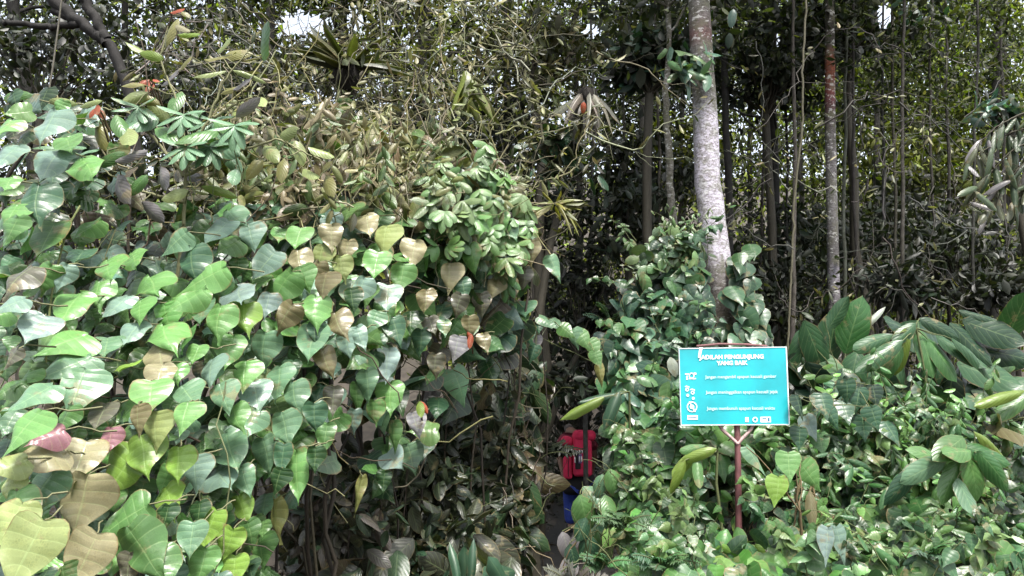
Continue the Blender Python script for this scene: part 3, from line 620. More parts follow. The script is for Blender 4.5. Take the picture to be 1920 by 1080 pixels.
# ---- ferns with straps
def nest(name, label, px, py, d, k, L, W, pal, down=.0, spread=1., cat='fern', base=True, z0=.3):
    c = P(px, py, d); pl = thing(name, c, label, cat); f = MB()
    a = rng.uniform(0, 2 * math.pi, k); e = rng.uniform(z0 - .5, z0 + .7, k) - down
    t = np.stack([np.cos(a) * spread, np.sin(a) * spread * .8, e], -1)
    leaves(f, 'strap', c + norm(t) * .02, t, np.array([0, 0, 1.]) - t * .2 + .2 * rng.normal(size=t.shape), L * rng.uniform(.6, 1.15, k), W * rng.uniform(.7, 1.2, k), pick(pal, k))
    f.build('fronds', M_STRAP, pl)
    if base:
        s = MB(); s.tube(np.array([c + (0, .02, -.16), c + (0, .01, -.09), c, c + (0, 0, .03)]), [.03, .09, .08, .03], 12, C(50, 45, 38), bump=.2)
        for i in range(40): s.tube(wander(c + rng.normal(size=3) * .05, c + (rng.normal() * .1, rng.normal() * .06, -rng.uniform(.1, .3)), 5, .1), .003, 3, C(80, 72, 60))
        s.build('root_ball', M_WOOD, pl)
    return pl
nest('nest_fern', 'upright bird nest fern perched high beside the sky gap', 652, 128, 5.2, 26, .34, .06, [C(80, 86, 52), C(62, 68, 44), C(105, 110, 66)], z0=.7)
nest('nest_fern', 'hanging yellow-green strap fern in the upper middle', 872, 130, 5.6, 9, .42, .08, [C(150, 160, 70), C(125, 135, 60)], down=1.6, z0=-.4, base=False)
nest('nest_fern', 'grey drooping fern skirt hanging at the top right of centre', 1100, 170, 6.6, 40, .38, .035, [C(165, 160, 150), C(120, 118, 108), C(150, 140, 125)], down=.9, z0=-.1)
nest('nest_fern', 'small yellow-green fern at the end of the vine bank', 1040, 385, 5.4, 30, .2, .025, [C(170, 170, 85), C(130, 135, 70)], z0=.1, base=False)
nest('nest_fern', 'olive strap fern growing under the tall leafy shrub', 430, 335, 3.9, 22, .28, .03, [C(125, 135, 70), C(150, 160, 90)], z0=.3, base=False)
def frond(mb, p0, dirn, L, W, c, up=(0, 0, 1), droop=.35, npin=16):
    dirn = np.asarray(dirn, float); dirn /= np.linalg.norm(dirn); s = np.linspace(0, 1, npin + 2)[1:-1]
    sp = np.asarray(p0) + dirn * (L * s)[:, None]; sp[:, 2] -= droop * L * s ** 2
    t = norm(np.gradient(sp, axis=0)); side = norm(np.cross(t, np.asarray(up, float))); nn = np.cross(side, t)
    wl = W * np.sin(np.pi * np.clip(s * .85 + .15, 0, 1)) ** .8
    for sg in (-1, 1):
        leaves(mb, 'slim', sp, side * sg + t * .45, nn + .1 * rng.normal(size=nn.shape), wl, np.maximum(wl * .26, L / npin * .55), c * (1 + .1 * rng.normal(size=(len(s), 1))))
    return sp
def fern(label, px, py, d, k, L, W, pal, ang=None):
    c = P(px, py, d); pl = thing('ground_fern', c, label, 'fern', 'feathery ferns'); f = MB(); s = MB()
    for i in range(k):
        a = rng.uniform(0, 2 * math.pi) if ang is None else R(ang[i % len(ang)])
        dr = np.array([math.cos(a), -abs(math.sin(a)) * .5 - .15, rng.uniform(.3, .9)] if ang is None else [math.cos(a), -.25, math.sin(a)])
        sp = frond(f, c, dr, L * rng.uniform(.75, 1.15), W, pick(pal, 1)[0], up=(0, -.5, 1)); s.tube(np.vstack([c, sp]), [.004, .0015], 4, C(110, 110, 70))
    f.build('fronds', M_SMALL, pl); s.build('stalks', M_TWIG, pl)
fern('pale feather fern at the bottom edge left of the path plants', 1078, 1110, 3.9, 5, .26, .07, [C(130, 130, 120)], ang=[125, 100, 70, 150, 45])
fern('green feather fern right of the path below the strap leaf', 1168, 985, 4.4, 10, .24, .06, [C(125, 160, 110), C(105, 145, 95)])
fern('green fern tuft at the foot of the sign post', 1240, 1060, 4.0, 9, .2, .05, BRG)
fern('green fern tuft left of the grey bank bottom', 1135, 1060, 4.2, 8, .2, .05, BRG)
fern('grey fern in the shade left of the person', 1020, 850, 7, 9, .4, .11, GRP)
fern('grey fern under the drooping shrub in the hollow', 905, 905, 5.6, 8, .3, .08, GRP)
fern('dim fern arching from behind the person', 1150, 610, 8, 8, .5, .1, TEP)
fern('low fern at the lower right among the ground leaves', 1740, 1040, 4.1, 8, .2, .05, BRG)

# ---- hand-set leafy plants
def setleaves(name, label, cat, base, d, rows, kind, mtl, stemc=C(130, 140, 90), group=None, ratio=1.18, hub=None, jit=.15, lines=None):
    """rows: px py width length angle colour ; hub: pixel the stalks run to"""
    pl = thing(name, (base[0], base[1], float(ground_z(base[0], base[1]))), label, cat, group); f = MB(); s = MB()
    bases = []
    for r in rows.split(';'):
        q = r.split(); v = [float(a) for a in q[:5]]; dd = d + rng.normal() * .06
        bb, tt, nn, LL, WW = screen_leaf(v[0], v[1], v[2], v[3], v[4], dd, jit, ratio)
        leaves(f, kind, bb, tt, nn, LL, WW, CODE[q[5]] * (1 + .08 * rng.normal()))
        bases.append(bb[0])
        if lines: q3 = np.vstack([P(np.interp(np.linspace(0, len(l_) - 1, 40), range(len(l_)), [z_[0] for z_ in l_]), np.interp(np.linspace(0, len(l_) - 1, 40), range(len(l_)), [z_[1] for z_ in l_]), d + .04) for l_ in lines]); h = q3[np.argmin(((q3 - bb[0] + [0, 0, .03]) ** 2).sum(1))]
        else: h = P(*hub, d + .05) if hub else bb[0] + np.array([0, .12, -.1])
        s.tube(wander(bb[0], h, 6, .06), [.002, .003] if lines else [.003, .005], 5, stemc)
    for l_ in lines or []: s.tube(P(np.interp(np.linspace(0, len(l_) - 1, 24), range(len(l_)), [z_[0] for z_ in l_]), np.interp(np.linspace(0, len(l_) - 1, 24), range(len(l_)), [z_[1] for z_ in l_]), d + .04) + rng.normal(size=(24, 3)) * .002, [.008, .003], 6, stemc)
    if hub:
        h = P(*hub, d + .05); s.tube(wander(h, (h[0] + .05, h[1] + .15, ground_z(h[0], h[1])), 8, .03), [.008, .013], 6, stemc)
    if not hub and len(bases) > 1:
        for q0, q1 in zip(bases[:-1], bases[1:]): s.tube(wander(q0 + [0, .02, 0], q1 + [0, .02, 0], 6, .05), .003, 5, stemc)
    f.build('foliage', mtl, pl); s.build('stems', M_TWIG, pl); return pl
CODE.update(l=C(150, 180, 80), g=C(110, 158, 92), t=C(70, 112, 84), d=C(50, 80, 62), o=C(160, 158, 95), w=C(205, 215, 200), r=C(200, 95, 60), p=C(150, 146, 150), e=C(75, 130, 70))
setleaves('tall_shrub', 'tall leafy shrub with long pale olive leaves above the vine bank', 'shrub', P(330, 400, 3.2), 3.08,
 '''310 62 26 56 165 o;262 90 24 48 -120 X;285 104 20 46 -100 l;350 62 16 50 90 l;340 50 16 40 60 Y;488 84 40 36 160 H;345 112 18 34 -60 o;318 145 24 50 140 p;250 155 16 46 -95 o;420 84 20 44 130 X;410 106 22 60 110 o;440 100 24 50 90 o;395 135 14 60 -80 X;460 132 14 56 85 X;455 155 20 52 110 p;460 205 24 56 110 p;490 190 22 34 40 X;425 165 16 40 120 o;255 180 26 40 -60 X;280 190 20 44 -90 o;330 185 30 44 -30 g;355 215 40 30 60 g;300 215 24 50 -110 X;270 222 40 46 -10 H;225 230 34 46 30 g;240 255 36 50 20 X;185 245 26 44 10 o;150 215 20 40 90 X;110 190 18 50 90 X;170 188 16 44 -90 X;25 178 24 50 90 g;310 245 34 50 60 g;380 240 40 46 -60 g;420 228 34 60 80 g;450 240 30 50 110 g;400 262 50 36 70 H;360 280 44 46 60 H;385 285 30 46 100 g;430 290 30 50 50 H;240 290 22 60 110 p;200 300 24 50 120 g;300 330 30 40 20 p;360 330 26 50 70 p;215 345 40 50 30 p;440 330 26 40 20 H;500 275 30 40 60 X;540 250 26 40 100 X;560 280 26 44 30 X;525 310 26 44 -20 o;580 320 26 44 50 X;600 280 26 50 80 X;610 340 28 40 0 o;480 310 24 40 -40 o;330 365 26 50 -60 X;280 395 30 50 40 p;260 340 24 44 -50 g;400 350 20 60 100 l''',
 'oval', M_LEAF, C(165, 165, 120), ratio=1.9, hub=(345, 420), jit=.3, lines=[[(345, 420), (350, 300), (335, 200), (300, 110), (315, 50)], [(350, 300), (390, 230), (420, 150), (470, 90)], [(345, 330), (290, 260), (240, 210), (170, 200)], [(350, 330), (430, 290), (520, 260), (600, 300)], [(345, 380), (270, 360), (210, 330)], [(400, 220), (450, 190), (480, 180)]])
for nm, lab, rows_, d in (('red_leaf_sprig', 'small orange-red young leaves above the big blue-green leaves at left', '182 205 14 22 0 r;172 210 12 20 -30 r;190 212 12 20 30 r', 2.9),
        ('red_leaf_sprig', 'orange-red dying leaves on the tall shrub', '270 152 14 20 -60 r;282 158 14 20 10 r;275 168 10 20 0 r;292 150 10 16 60 r', 3.6),
        ('red_leaf_sprig', 'orange-brown curled leaf at the top left above the long olive leaf', '330 18 14 28 110 r;346 24 12 20 70 o', 3.7),
        ('red_leaf_sprig', 'bright red leaf beside the lavender leaf on the vine flank', '883 638 12 28 0 r;880 630 8 20 20 r', 4.1),
        ('red_leaf_sprig', 'yellow-orange curled leaf low on the vine flank', '788 766 16 30 10 l;794 762 12 24 30 r', 3.8),
        ('red_leaf_sprig', 'orange dead leaf hanging in the drooping grey fern', '1094 198 12 20 0 r', 6.4)):
    setleaves(nm, lab, 'leaf sprig', P(float(rows_.split()[0]), 400, d), d, rows_, 'oval', M_LEAF, C(120, 100, 70), ratio=1.6)
# compound bright green plant at the top of the bank
pl, f, s = plant('cassava_like_bush', 'bright green bush with small pointed leaflets on the bank crest', 'bush', P(880, 400, 4.4))
CP = [(800, 330), (850, 290), (920, 290), (960, 340), (995, 400), (985, 500), (900, 490), (840, 470), (790, 400)]
for i in range(70):
    x, y = sample(CP, 1); x = x + rng.normal() * 12; y = y + rng.normal() * 14; d = DL(x, y)[0] - .12 + rng.uniform(-.08, .15); c = P(x[0], y[0], d); k = 3 if i % 3 else 5
    a = np.radians(np.linspace(-62, 62, k) + rng.normal() * 35); tl = rng.uniform(.2, .7)
    t = np.stack([np.sin(a), np.full(k, -tl), -np.cos(a)], -1) 
    leaves(f, 'lance', np.repeat(c[None], k, 0), t, [0, -1, .8] + .3 * rng.normal(size=3), .13 * rng.uniform(.7, 1.2) * (1 - .25 * abs(np.linspace(-1, 1, k))), .055, pick([C(130, 175, 105), C(115, 160, 95), C(150, 185, 125), C(95, 140, 85)], 1, .1)[0])
    s.tube(wander(c, c + (rng.normal() * .05, .15, -.12), 5, .08), .002, 4, C(140, 160, 100))
f.build('foliage', M_LEAF, pl); s.build('stems', M_TWIG, pl)
pl, f, s = plant('palmate_bush', 'palmate green leaves poking out beside the tall leafy shrub', 'bush', P(400, 300, 3.6))
for (x, y) in ((345, 215), (400, 225), (440, 235), (395, 275), (350, 275), (150, 290), (120, 280), (260, 200)):
    c = P(x, y, 3.05 + .06 * rng.normal()); k = 7; a = np.radians(np.linspace(-110, 110, k))
    leaves(f, 'lance', np.repeat(c[None], k, 0), np.stack([np.sin(a), np.full(k, -.6), -np.cos(a)], -1), [0, -.8, 1.], .11, .04, C(140, 185, 145) * rng.uniform(.8, 1.15)); s.tube(wander(c, c + (0, .1, -.25), 5, .08), .003, 4, C(140, 160, 100))
f.build('foliage', M_LEAF, pl); s.build('stems', M_TWIG, pl)

setleaves('path_edge_plant', 'broad green leaves hiding the legs of the person at the path edge', 'plant', P(1110, 1000, 5.2), 5.1,
 '1096 958 46 62 10 g;1112 925 40 34 60 H;1084 1012 40 44 -20 p;1062 1016 30 36 20 p;1120 985 40 44 20 t;1140 950 34 40 0 g;1092 990 30 40 -30 t;1075 1040 30 40 10 d;1104 1030 40 50 0 t;1130 1020 36 46 20 g;1066 1060 36 40 -20 p;1150 900 34 40 20 g;1125 905 26 30 -20 H', 'oval', M_LEAF, ratio=1.35)
# hanging strand across the path mouth
setleaves('hanging_vine', 'short strand of green leaves arching over the path mouth', 'vine', P(1090, 640, 5.6), 5.5,
 '1022 600 26 28 60 H;1042 606 30 26 40 H;1062 618 30 28 50 g;1078 632 30 36 10 H;1096 634 32 34 30 g;1112 652 30 40 30 g;1120 672 26 34 20 g;1126 700 18 40 10 o;1008 640 20 26 0 p;990 630 28 30 20 t;975 650 28 30 0 t;1000 660 26 34 -20 t;1010 612 20 20 0 t', 'hmed', M_HEART, ratio=1.15)
setleaves('strap_leaf_plant', 'bright pointed leaf reaching over the person from the right', 'plant', P(1150, 760, 5.4), 5.3,
 '1096 758 20 84 -76 l;1130 744 20 84 -82 t;1150 760 22 60 -30 t', 'strap', M_STRAP, hub=(1180, 735), ratio=3)
# climbing vine round the white trunk
pl, f, s = plant('climbing_vine', 'mound of small heart leaves climbing the white trunk behind the sign', 'vine', P(1290, 640, 6.4))
VP1 = [(1215, 470), (1240, 440), (1262, 470), (1290, 445), (1308, 480), (1312, 520), (1320, 545), (1328, 600), (1330, 640), (1300, 660), (1370, 700), (1280, 820), (1190, 830), (1150, 770), (1120, 740), (1165, 690), (1120, 640), (1175, 615), (1165, 560), (1195, 535)]
VP2 = [(1382, 480), (1398, 485), (1410, 540), (1428, 600), (1428, 660), (1400, 660), (1396, 600), (1384, 540)]
DV = lambda x, y: 6.35 - .0012 * (np.asarray(y) - 450)
VPAL = [C(68, 108, 80), C(56, 92, 68), C(82, 122, 90), C(74, 116, 70), C(92, 130, 102)]
fill(f, VP1, 400, 22, 38, DV, -.14, .16, VPAL, 'hmed', 32, 1.0, .35, gap=-.6, fuzz=9)
fill(f, VP1, 700, 22, 38, DV, .1, .5, [C(60, 92, 78), C(50, 78, 66), C(75, 105, 85)], 'hmed', 40, 1.1, .4)
fill(f, [(1340, 600), (1400, 590), (1420, 680), (1330, 680)], 40, 26, 40, lambda x, y: 6.5 + 0 * np.asarray(x), -.1, .1, VPAL, 'hmed', 24, 1.1, .3)
fill(f, VP2, 110, 26, 42, lambda x, y: DV(x, y) + .2, -.1, .2, VPAL, 'hmed', 20, 1.1, .25)
fill(f, [(1215, 450), (1290, 445), (1310, 520), (1240, 540), (1200, 500)], 160, 12, 24, DV, -.12, .1, [C(110, 150, 95), C(130, 160, 110), C(95, 130, 90)], 'oval', 50, 1.4, .5)
fill(f, [(1250, 100), (1330, 85), (1340, 150), (1300, 150), (1250, 145)], 34, 11, 20, lambda x, y: 6.5 + 0 * x, -.05, .1, [C(100, 140, 118), C(120, 155, 108)], 'oval', 70, 2, .5, ratio=2.4)
fill(f, [(1325, -10), (1370, -10), (1372, 30), (1330, 26)], 10, 10, 18, lambda x, y: 6.5 + 0 * x, -.05, .1, [C(110, 150, 130), C(180, 195, 120)], 'lance', 30, 1.6, .3, ratio=2)
sprigs(f, s, VP1, 40, DV, (-.15, .1), .3, .1, VPAL + BRG, 'hmed', .8, .6, 1.2)
sprigs(f, s, [(1180, 440), (1320, 440), (1330, 500), (1180, 540)], 26, DV, (-.1, .1), .3, .08, [C(110, 145, 88), C(125, 155, 105), C(85, 120, 78)], 'oval', .45, 1, .7)
for i in range(60):
    x, y = sample(VP1, 1); p0 = P(x[0], y[0], 6.3); s.tube(wander(p0, p0 + np.array([rng.normal() * .2, .1, -rng.uniform(.2, .6)]), 8, .1), .004, 4, C(110, 115, 80))
f.build('foliage', M_VINE, pl); s.build('stems', M_TWIG, pl)

# ginger-like plants on the right
CODE.update(a=C(98, 152, 88), b=C(74, 118, 78), c=C(52, 90, 60))
setleaves('ginger_plant', 'fan of long arching leaves with one bright lime leaf right of the sign', 'ginger plant', P(1720, 700, 5.6), 5.5,
 '''1697 652 32 78 -10 l;1739 652 36 80 6 a;1768 668 34 84 28 a;1655 662 34 110 -58 b;1672 682 34 80 -38 a;1800 655 34 100 48 b;1830 660 30 100 62 b;1640 640 30 90 -75 b;1760 610 30 70 60 c;1700 622 26 60 -60 b''', 'lance', M_LEAF, hub=(1718, 615), ratio=2.4, group='broad-leaved plants right of the sign')
setleaves('broad_leaf_plant', 'upright broad dark leaves and a rolled white leaf behind the sign edge', 'plant', P(1580, 700, 6.), 6.1,
 '''1598 618 60 90 175 e;1560 640 60 100 165 b;1530 650 50 110 20 b;1505 655 44 100 -20 b;1638 598 12 62 130 w;1635 640 30 60 100 l;1550 690 60 80 30 a;1600 690 50 80 -30 b;1725 596 74 60 -90 c;1690 610 50 60 -120 c;1480 690 40 70 30 b;1520 720 50 60 -20 a;1570 590 30 70 150 b''', 'oval', M_LEAF, hub=(1575, 730), ratio=1.7, group='broad-leaved plants right of the sign')
setleaves('broad_leaf_plant', 'dark broad leaves massed at the right edge above the ground plants', 'plant', P(1860, 700, 6.), 6.,
 '''1905 600 60 90 170 e;1860 620 60 110 60 c;1820 640 50 100 40 c;1880 660 60 100 80 c;1850 700 60 110 70 b;1800 710 60 110 50 b;1760 730 50 100 30 b;1900 720 60 90 90 b;1720 740 50 100 -10 c;1680 720 50 90 -30 b;1640 720 50 80 -20 b;1840 590 30 80 80 c;1780 760 50 80 0 c;1660 760 50 70 10 c;1880 690 24 80 -70 g''', 'oval', M_LEAF, hub=(1800, 760), ratio=1.7, group='broad-leaved plants right of the sign')
setleaves('broad_leaf_plant', 'bright green leaf pointing in from the right edge', 'plant', P(1900, 760, 5.), 5.,
 '1885 742 22 100 -78 l;1900 760 30 90 -60 g;1905 800 50 40 60 T;1880 800 40 30 -60 T', 'lance', M_LEAF, hub=(1960, 780), ratio=3, group='broad-leaved plants right of the sign')
setleaves('ginger_plant', 'low fan of wide ribbed green leaves at the lower right', 'ginger plant', P(1830, 900, 4.6), 4.5,
 '''1784 900 36 90 -38 g;1829 890 44 74 4 G;1735 880 40 110 -62 H;1760 860 34 90 -78 g;1800 845 40 60 -100 g;1850 850 40 80 70 e;1870 880 40 90 40 e;1812 930 40 60 10 H;1700 905 34 80 -50 t;1870 830 26 90 60 l;1790 832 46 60 -80 g;1745 850 36 60 -110 g''', 'oval', M_LEAF, hub=(1825, 850), ratio=1.8, group='broad-leaved plants right of the sign')
setleaves('round_leaf_seedling', 'three pale round leaves on tall stalks right of the sign post', 'seedling', P(1500, 1000, 4.4), 4.35,
 '1480 872 46 50 5 G;1520 892 46 56 35 G;1461 917 44 44 0 L;1416 860 28 56 35 H', 'hmed', M_HEART, C(150, 130, 95), hub=(1500, 960), ratio=1.1)
setleaves('round_leaf_climber', 'dark round leaves in the shade right of the sign board', 'climber', P(1600, 820, 5.), 5.,
 '1545 757 44 42 0 t;1586 770 42 40 10 t;1610 745 40 40 -20 t;1640 782 38 40 10 t;1560 780 30 44 30 t;1500 760 34 44 10 d;1620 800 40 44 0 t;1672 808 42 38 20 t;1590 730 36 40 10 t;1640 740 36 40 0 d;1520 800 40 44 20 S;1500 820 34 40 -10 t;1540 830 36 36 0 a', 'hmed', M_HEART, ratio=1.1)
setleaves('arching_leaf_plant', 'bright lime arching leaves left of the sign post', 'plant', P(1330, 900, 4.7), 4.7,
 '1318 850 20 60 -72 l;1290 866 22 66 -40 l;1275 890 18 60 -20 l;1310 880 20 50 -10 g;1300 840 18 50 -80 g', 'lance', M_LEAF, ratio=3, hub=(1345, 846))
setleaves('dry_stalk_plant', 'dry tan stalks and curled brown leaves under the pale round leaves', 'plant', P(1530, 1000, 4.6), 4.6,
 '1500 940 16 50 10 T;1522 950 20 60 -10 T;1540 960 14 60 8 T;1512 980 22 50 30 T;1555 985 16 44 -30 T', 'lance', M_LEAF, C(165, 145, 105), ratio=2.4, lines=[[(1500, 900), (1490, 980), (1480, 1060)], [(1520, 900), (1545, 1000), (1550, 1080)], [(1535, 880), (1500, 960), (1530, 1060)]])
def hang(lines_, n):
    o_ = []
    for l_ in lines_:
        for i in range(n):
            q = i / (n - 1) * (len(l_) - 1); k_ = min(int(q), len(l_) - 2); f_ = q - k_
            x_ = l_[k_][0] * (1 - f_) + l_[k_ + 1][0] * f_; y_ = l_[k_][1] * (1 - f_) + l_[k_ + 1][1] * f_
            L_ = rng.uniform(45, 85) * (1 - .4 * i / n); a_ = rng.normal(-18, 22)
            o_.append('%d %d %d %d %d %s' % (x_ + math.sin(R(a_)) * L_ * .5, y_ + math.cos(R(a_)) * L_ * .5, rng.integers(9, 15), L_, a_, 'uvVp'[rng.integers(0, 4)]))
    return ';'.join(o_)
CODE.update(u=C(92, 112, 82), v=C(70, 90, 64), V=C(118, 124, 98))
EL = [[(1960, 250), (1900, 280), (1850, 330), (1826, 380)], [(1960, 280), (1915, 310), (1880, 350), (1860, 400)], [(1960, 200), (1910, 215), (1865, 240), (1835, 270)], [(1970, 330), (1935, 345), (1905, 380)], [(1960, 230), (1890, 250), (1820, 300)]]
setleaves('drooping_branch', 'leafy bough with rows of long drooping grey-green leaves at the right edge', 'branch', P(1960, 300, 5.9), 5.9, hang(EL, 13), 'lance', M_LEAF, C(90, 85, 65), ratio=3.6, lines=EL, jit=.25)
setleaves('silver_leaf_plant', 'blue-silver folded leaf low down in the ground plants', 'plant', P(1562, 1060, 3.9), 3.9,
 '1552 1020 34 62 -6 S;1576 1018 30 60 10 B', 'hmed', M_HEART, ratio=1.3)
setleaves('pleated_palm', 'pleated upright palm leaf at the bottom centre', 'palm', P(870, 1100, 3.9), 3.9, '872 1064 24 66 180 t;858 1066 16 60 185 t;886 1068 16 60 174 t;950 1068 44 44 -120 t;940 1078 30 50 -160 t', 'strap', M_STRAP, ratio=2.2, hub=(880, 1110))
setleaves('cream_leaf', 'pale broken leaf behind the left edge of the sign', 'leaf', P(1262, 690, 5.1), 5.12, '1264 684 24 34 20 w', 'oval', M_LEAF, ratio=1.2)
# bank of ground plants right of the path
RB = [(1110, 880), (1180, 820), (1280, 800), (1500, 800), (1700, 810), (1920, 830), (1920, 1100), (1080, 1100), (1075, 980)]
RB2 = [(1170, 700), (1280, 700), (1280, 860), (1130, 860)]
RB3 = [(1480, 690), (1920, 740), (1920, 850), (1480, 850)]
DR = lambda x, y: np.where(np.asarray(y) < 960, 5.5 - .0014 * (np.asarray(y) - 780), 5.24 - .009 * (np.asarray(y) - 960)) + .0 * np.asarray(x)
rb = [('leafy_ground_cover', 'dense small heart leaves and sprigs in front of the sign post', 'ground cover')]
pl, f, s = plant('trailing_ground_plants', 'dense green bank of small leaves filling the lower right round the post', 'ground plants', P(1500, 1000, 4.4))
BP = [C(84, 138, 68), C(104, 160, 80), C(72, 118, 60), C(74, 116, 80), C(90, 138, 90), C(124, 172, 92), C(58, 96, 54), C(92, 132, 72)]
fill(f, RB, 760, 26, 50, DR, -.2, .1, BP, 'hmed', 50, 1.05, .32, gap=-.6)
fill(f, RB, 420, 22, 36, DR, -.14, .14, BP, 'oval', 60, 1.5, .3, gap=-.4, ratio=1.6)
fill(f, RB, 500, 9, 17, DR, -.15, .1, BP + [LM, C(150, 190, 120)], 'oval', 80, 1.6, .4, ratio=1.7, gap=-.3)
fill(f, RB, 1800, 24, 46, DR, .12, .6, [C(42, 64, 42), C(50, 76, 58), C(58, 80, 48), C(38, 50, 36), C(68, 62, 48)], 'hmed', 60, 1.1, .35)  # back layer coloured dark for the shaded gaps between front leaves
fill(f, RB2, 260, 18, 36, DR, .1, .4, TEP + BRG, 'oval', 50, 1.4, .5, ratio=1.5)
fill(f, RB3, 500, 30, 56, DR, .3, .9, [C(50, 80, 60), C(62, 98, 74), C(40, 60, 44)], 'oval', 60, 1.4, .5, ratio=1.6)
fill(f, [(1480, 800), (1700, 790), (1900, 820), (1900, 900), (1480, 860)], 150, 14, 26, DR, -.15, .1, BP + [LM], 'oval', 80, 1.7, .4, ratio=1.9)
RBA = [(1110, 880), (1180, 820), (1280, 800), (1335, 830), (1345, 1090), (1080, 1090)]; RBB = [(1430, 830), (1500, 800), (1700, 810), (1920, 830), (1920, 1090), (1425, 1090)]
sprigs(f, s, RBA, 80, DR, (-.3, .1), .28, .1, BP + [C(130, 165, 100)], 'hmed', .72, .9, .7)
sprigs(f, s, RBB, 120, DR, (-.3, .1), .28, .1, BP + [C(130, 165, 100)], 'hmed', .72, .9, .7)
sprigs(f, s, RBB, 50, DR, (-.3, .1), .35, .14, BP, 'lance', .32, .8, .9)
sprigs(f, s, [(1480, 780), (1920, 780), (1920, 900), (1480, 880)], 50, DR, (-.2, .1), .4, .12, BP, 'oval', .5, 1, .6)
for i in range(260):
    x, y = sample(RB, 1); d = DR(x, y)[0] + rng.uniform(-.12, .3); p0 = P(x[0], y[0], d)
    s.tube(wander(p0, p0 + np.array([rng.normal() * .14, rng.normal() * .08, -rng.uniform(.05, .4)]), 7, .1), rng.uniform(.0015, .004), 4, pick([C(150, 130, 90), C(120, 140, 85), C(170, 155, 120)], 1)[0])
f.build('foliage', M_VINE, pl); s.build('stems', M_TWIG, pl)
# dark lower hollow left of the path: loose leaves with the shade put into their colour and dry stems
pl, f, s = plant('shade_creeper', 'grey shaded creeper and dry stems in the hollow under the vine bank', 'creeper', P(800, 950, 5))
HP = [(590, 880), (700, 900), (820, 790), (900, 700), (980, 640), (1040, 760), (1040, 900), (1000, 1000), (1000, 1100), (540, 1100), (560, 960)]
DH = lambda x, y: 5.6 - .0035 * (np.asarray(y) - 850) + .0015 * (np.asarray(x) - 800)
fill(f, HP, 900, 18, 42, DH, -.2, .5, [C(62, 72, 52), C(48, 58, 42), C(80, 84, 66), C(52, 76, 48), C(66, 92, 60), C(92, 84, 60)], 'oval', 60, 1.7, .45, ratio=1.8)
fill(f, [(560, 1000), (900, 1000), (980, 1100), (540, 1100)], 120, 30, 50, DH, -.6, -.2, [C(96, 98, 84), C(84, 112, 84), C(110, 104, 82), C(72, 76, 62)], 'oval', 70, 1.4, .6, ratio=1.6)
sprigs(f, s, HP, 60, DH, (-.4, .2), .35, .11, [C(64, 72, 54), C(82, 84, 66), C(54, 76, 50)], 'lance', .35, .5, 1)
for i in range(150):
    x, y = sample(HP, 1); d = DH(x, y)[0] + rng.uniform(-.4, .3); p0 = P(x[0], y[0], d)
    s.tube(wander(p0, p0 + np.array([rng.normal() * .2, rng.normal() * .1, rng.normal() * .25]), 8, .13), rng.uniform(.0015, .004), 4, pick([C(150, 140, 110), C(110, 105, 95), C(165, 158, 135)], 1)[0])
s.tube(line([(795, 820), (797, 860), (785, 890), (762, 912), (738, 914)], 4.4, 16), .004, 5, C(175, 165, 140))
f.build('foliage', M_LEAF, pl); s.build('stems', M_TWIG, pl)
# leaf litter
mb = MB(); k = 9000; y = rng.uniform(2, 16, k); x = rng.uniform(-6, 8, k)
leaves(mb, 'small', np.stack([x, y, ground_z(x, y) + .02], -1), rng.normal(size=(k, 3)) * [1, 1, .2], [0, 0, 1] + .4 * rng.normal(size=(k, 3)), rng.uniform(.05, .13, k), .05, pick([C(90, 75, 60), C(70, 60, 50), C(110, 95, 75), C(60, 70, 50)], k))
tag(mb.build('leaf_litter', M_SMALL), 'brown fallen leaves scattered over the forest floor', 'leaf litter', kind='stuff')

# ---------------------------------------------------------------- sign
SD = 4.95
sgn = thing('information_sign', P(1385, 1000, SD), 'turquoise visitor rules sign board on a rusty forked post', 'sign')
sgn.location = (*P(1380, 720, SD)[:2], float(ground_z(*P(1380, 720, SD)[:2]))); sgn['_o'] = tuple(sgn.location)
tl, tr_, br, bl = P(1273, 654, SD + .015), P(1474, 651, SD), P(1480, 796, SD - .02), P(1277, 797, SD - .01)
ux = norm((tr_ - tl) + (br - bl)); uz = norm((tl - bl) + (tr_ - br)); uz = norm(uz - ux * (uz @ ux)); nrm = np.cross(ux, uz)   # toward camera
if nrm[1] > 0: nrm = -nrm
def S(u, v, o=0.):   # board coordinates, 0..1 from top left
    return (tl * (1 - u) + tr_ * u) * (1 - v) + (bl * (1 - u) + br * u) * v + nrm * o
def slab(mb, quad, o0, o1, c=None):
    a = [S(u, v, o0) for u, v in quad]; b_ = [S(u, v, o1) for u, v in quad]; v = np.array(a + b_)
    mb.add(v, [(0, 1, 2, 3), (7, 6, 5, 4), (0, 4, 5, 1), (1, 5, 6, 2), (2, 6, 7, 3), (3, 7, 4, 0)], c=c)
m_cy = plain('turquoise_paint', (.0, .29, .33), .5, .4, 4); m_wh = plain('white_paint', (.75, .76, .76), .5, .15, 30)
m_fa = plain('faded_print', (.42, .72, .74), .6, .3, 60); m_brace = plain('flaking_brace', (.36, .24, .23), .7, .7, 40)
m_rust = plain('rusty_red_metal', (.12, .045, .045), .65, .5, 25, .2); m_edge = plain('pale_board_edge', (.5, .55, .56), .6, .3, 40)
mb = MB(); slab(mb, [(0, 0), (1, 0), (1, 1), (0, 1)], -.012, 0); mb.build('board', m_cy, sgn, False)
mb = MB(); e = .012
for q in ([(-.003, -.008), (1.003, -.008), (1.003, .004), (-.003, .004)], [(-.003, .994), (1.003, .994), (1.003, 1.006), (-.003, 1.006)], [(-.003, .0045), (.003, .0045), (.003, .9935), (-.003, .9935)], [(.994, .0045), (1.005, .0045), (1.005, .9935), (.994, .9935)]):
    slab(mb, q, -.014, .003)
mb.build('edging', m_edge, sgn, False)
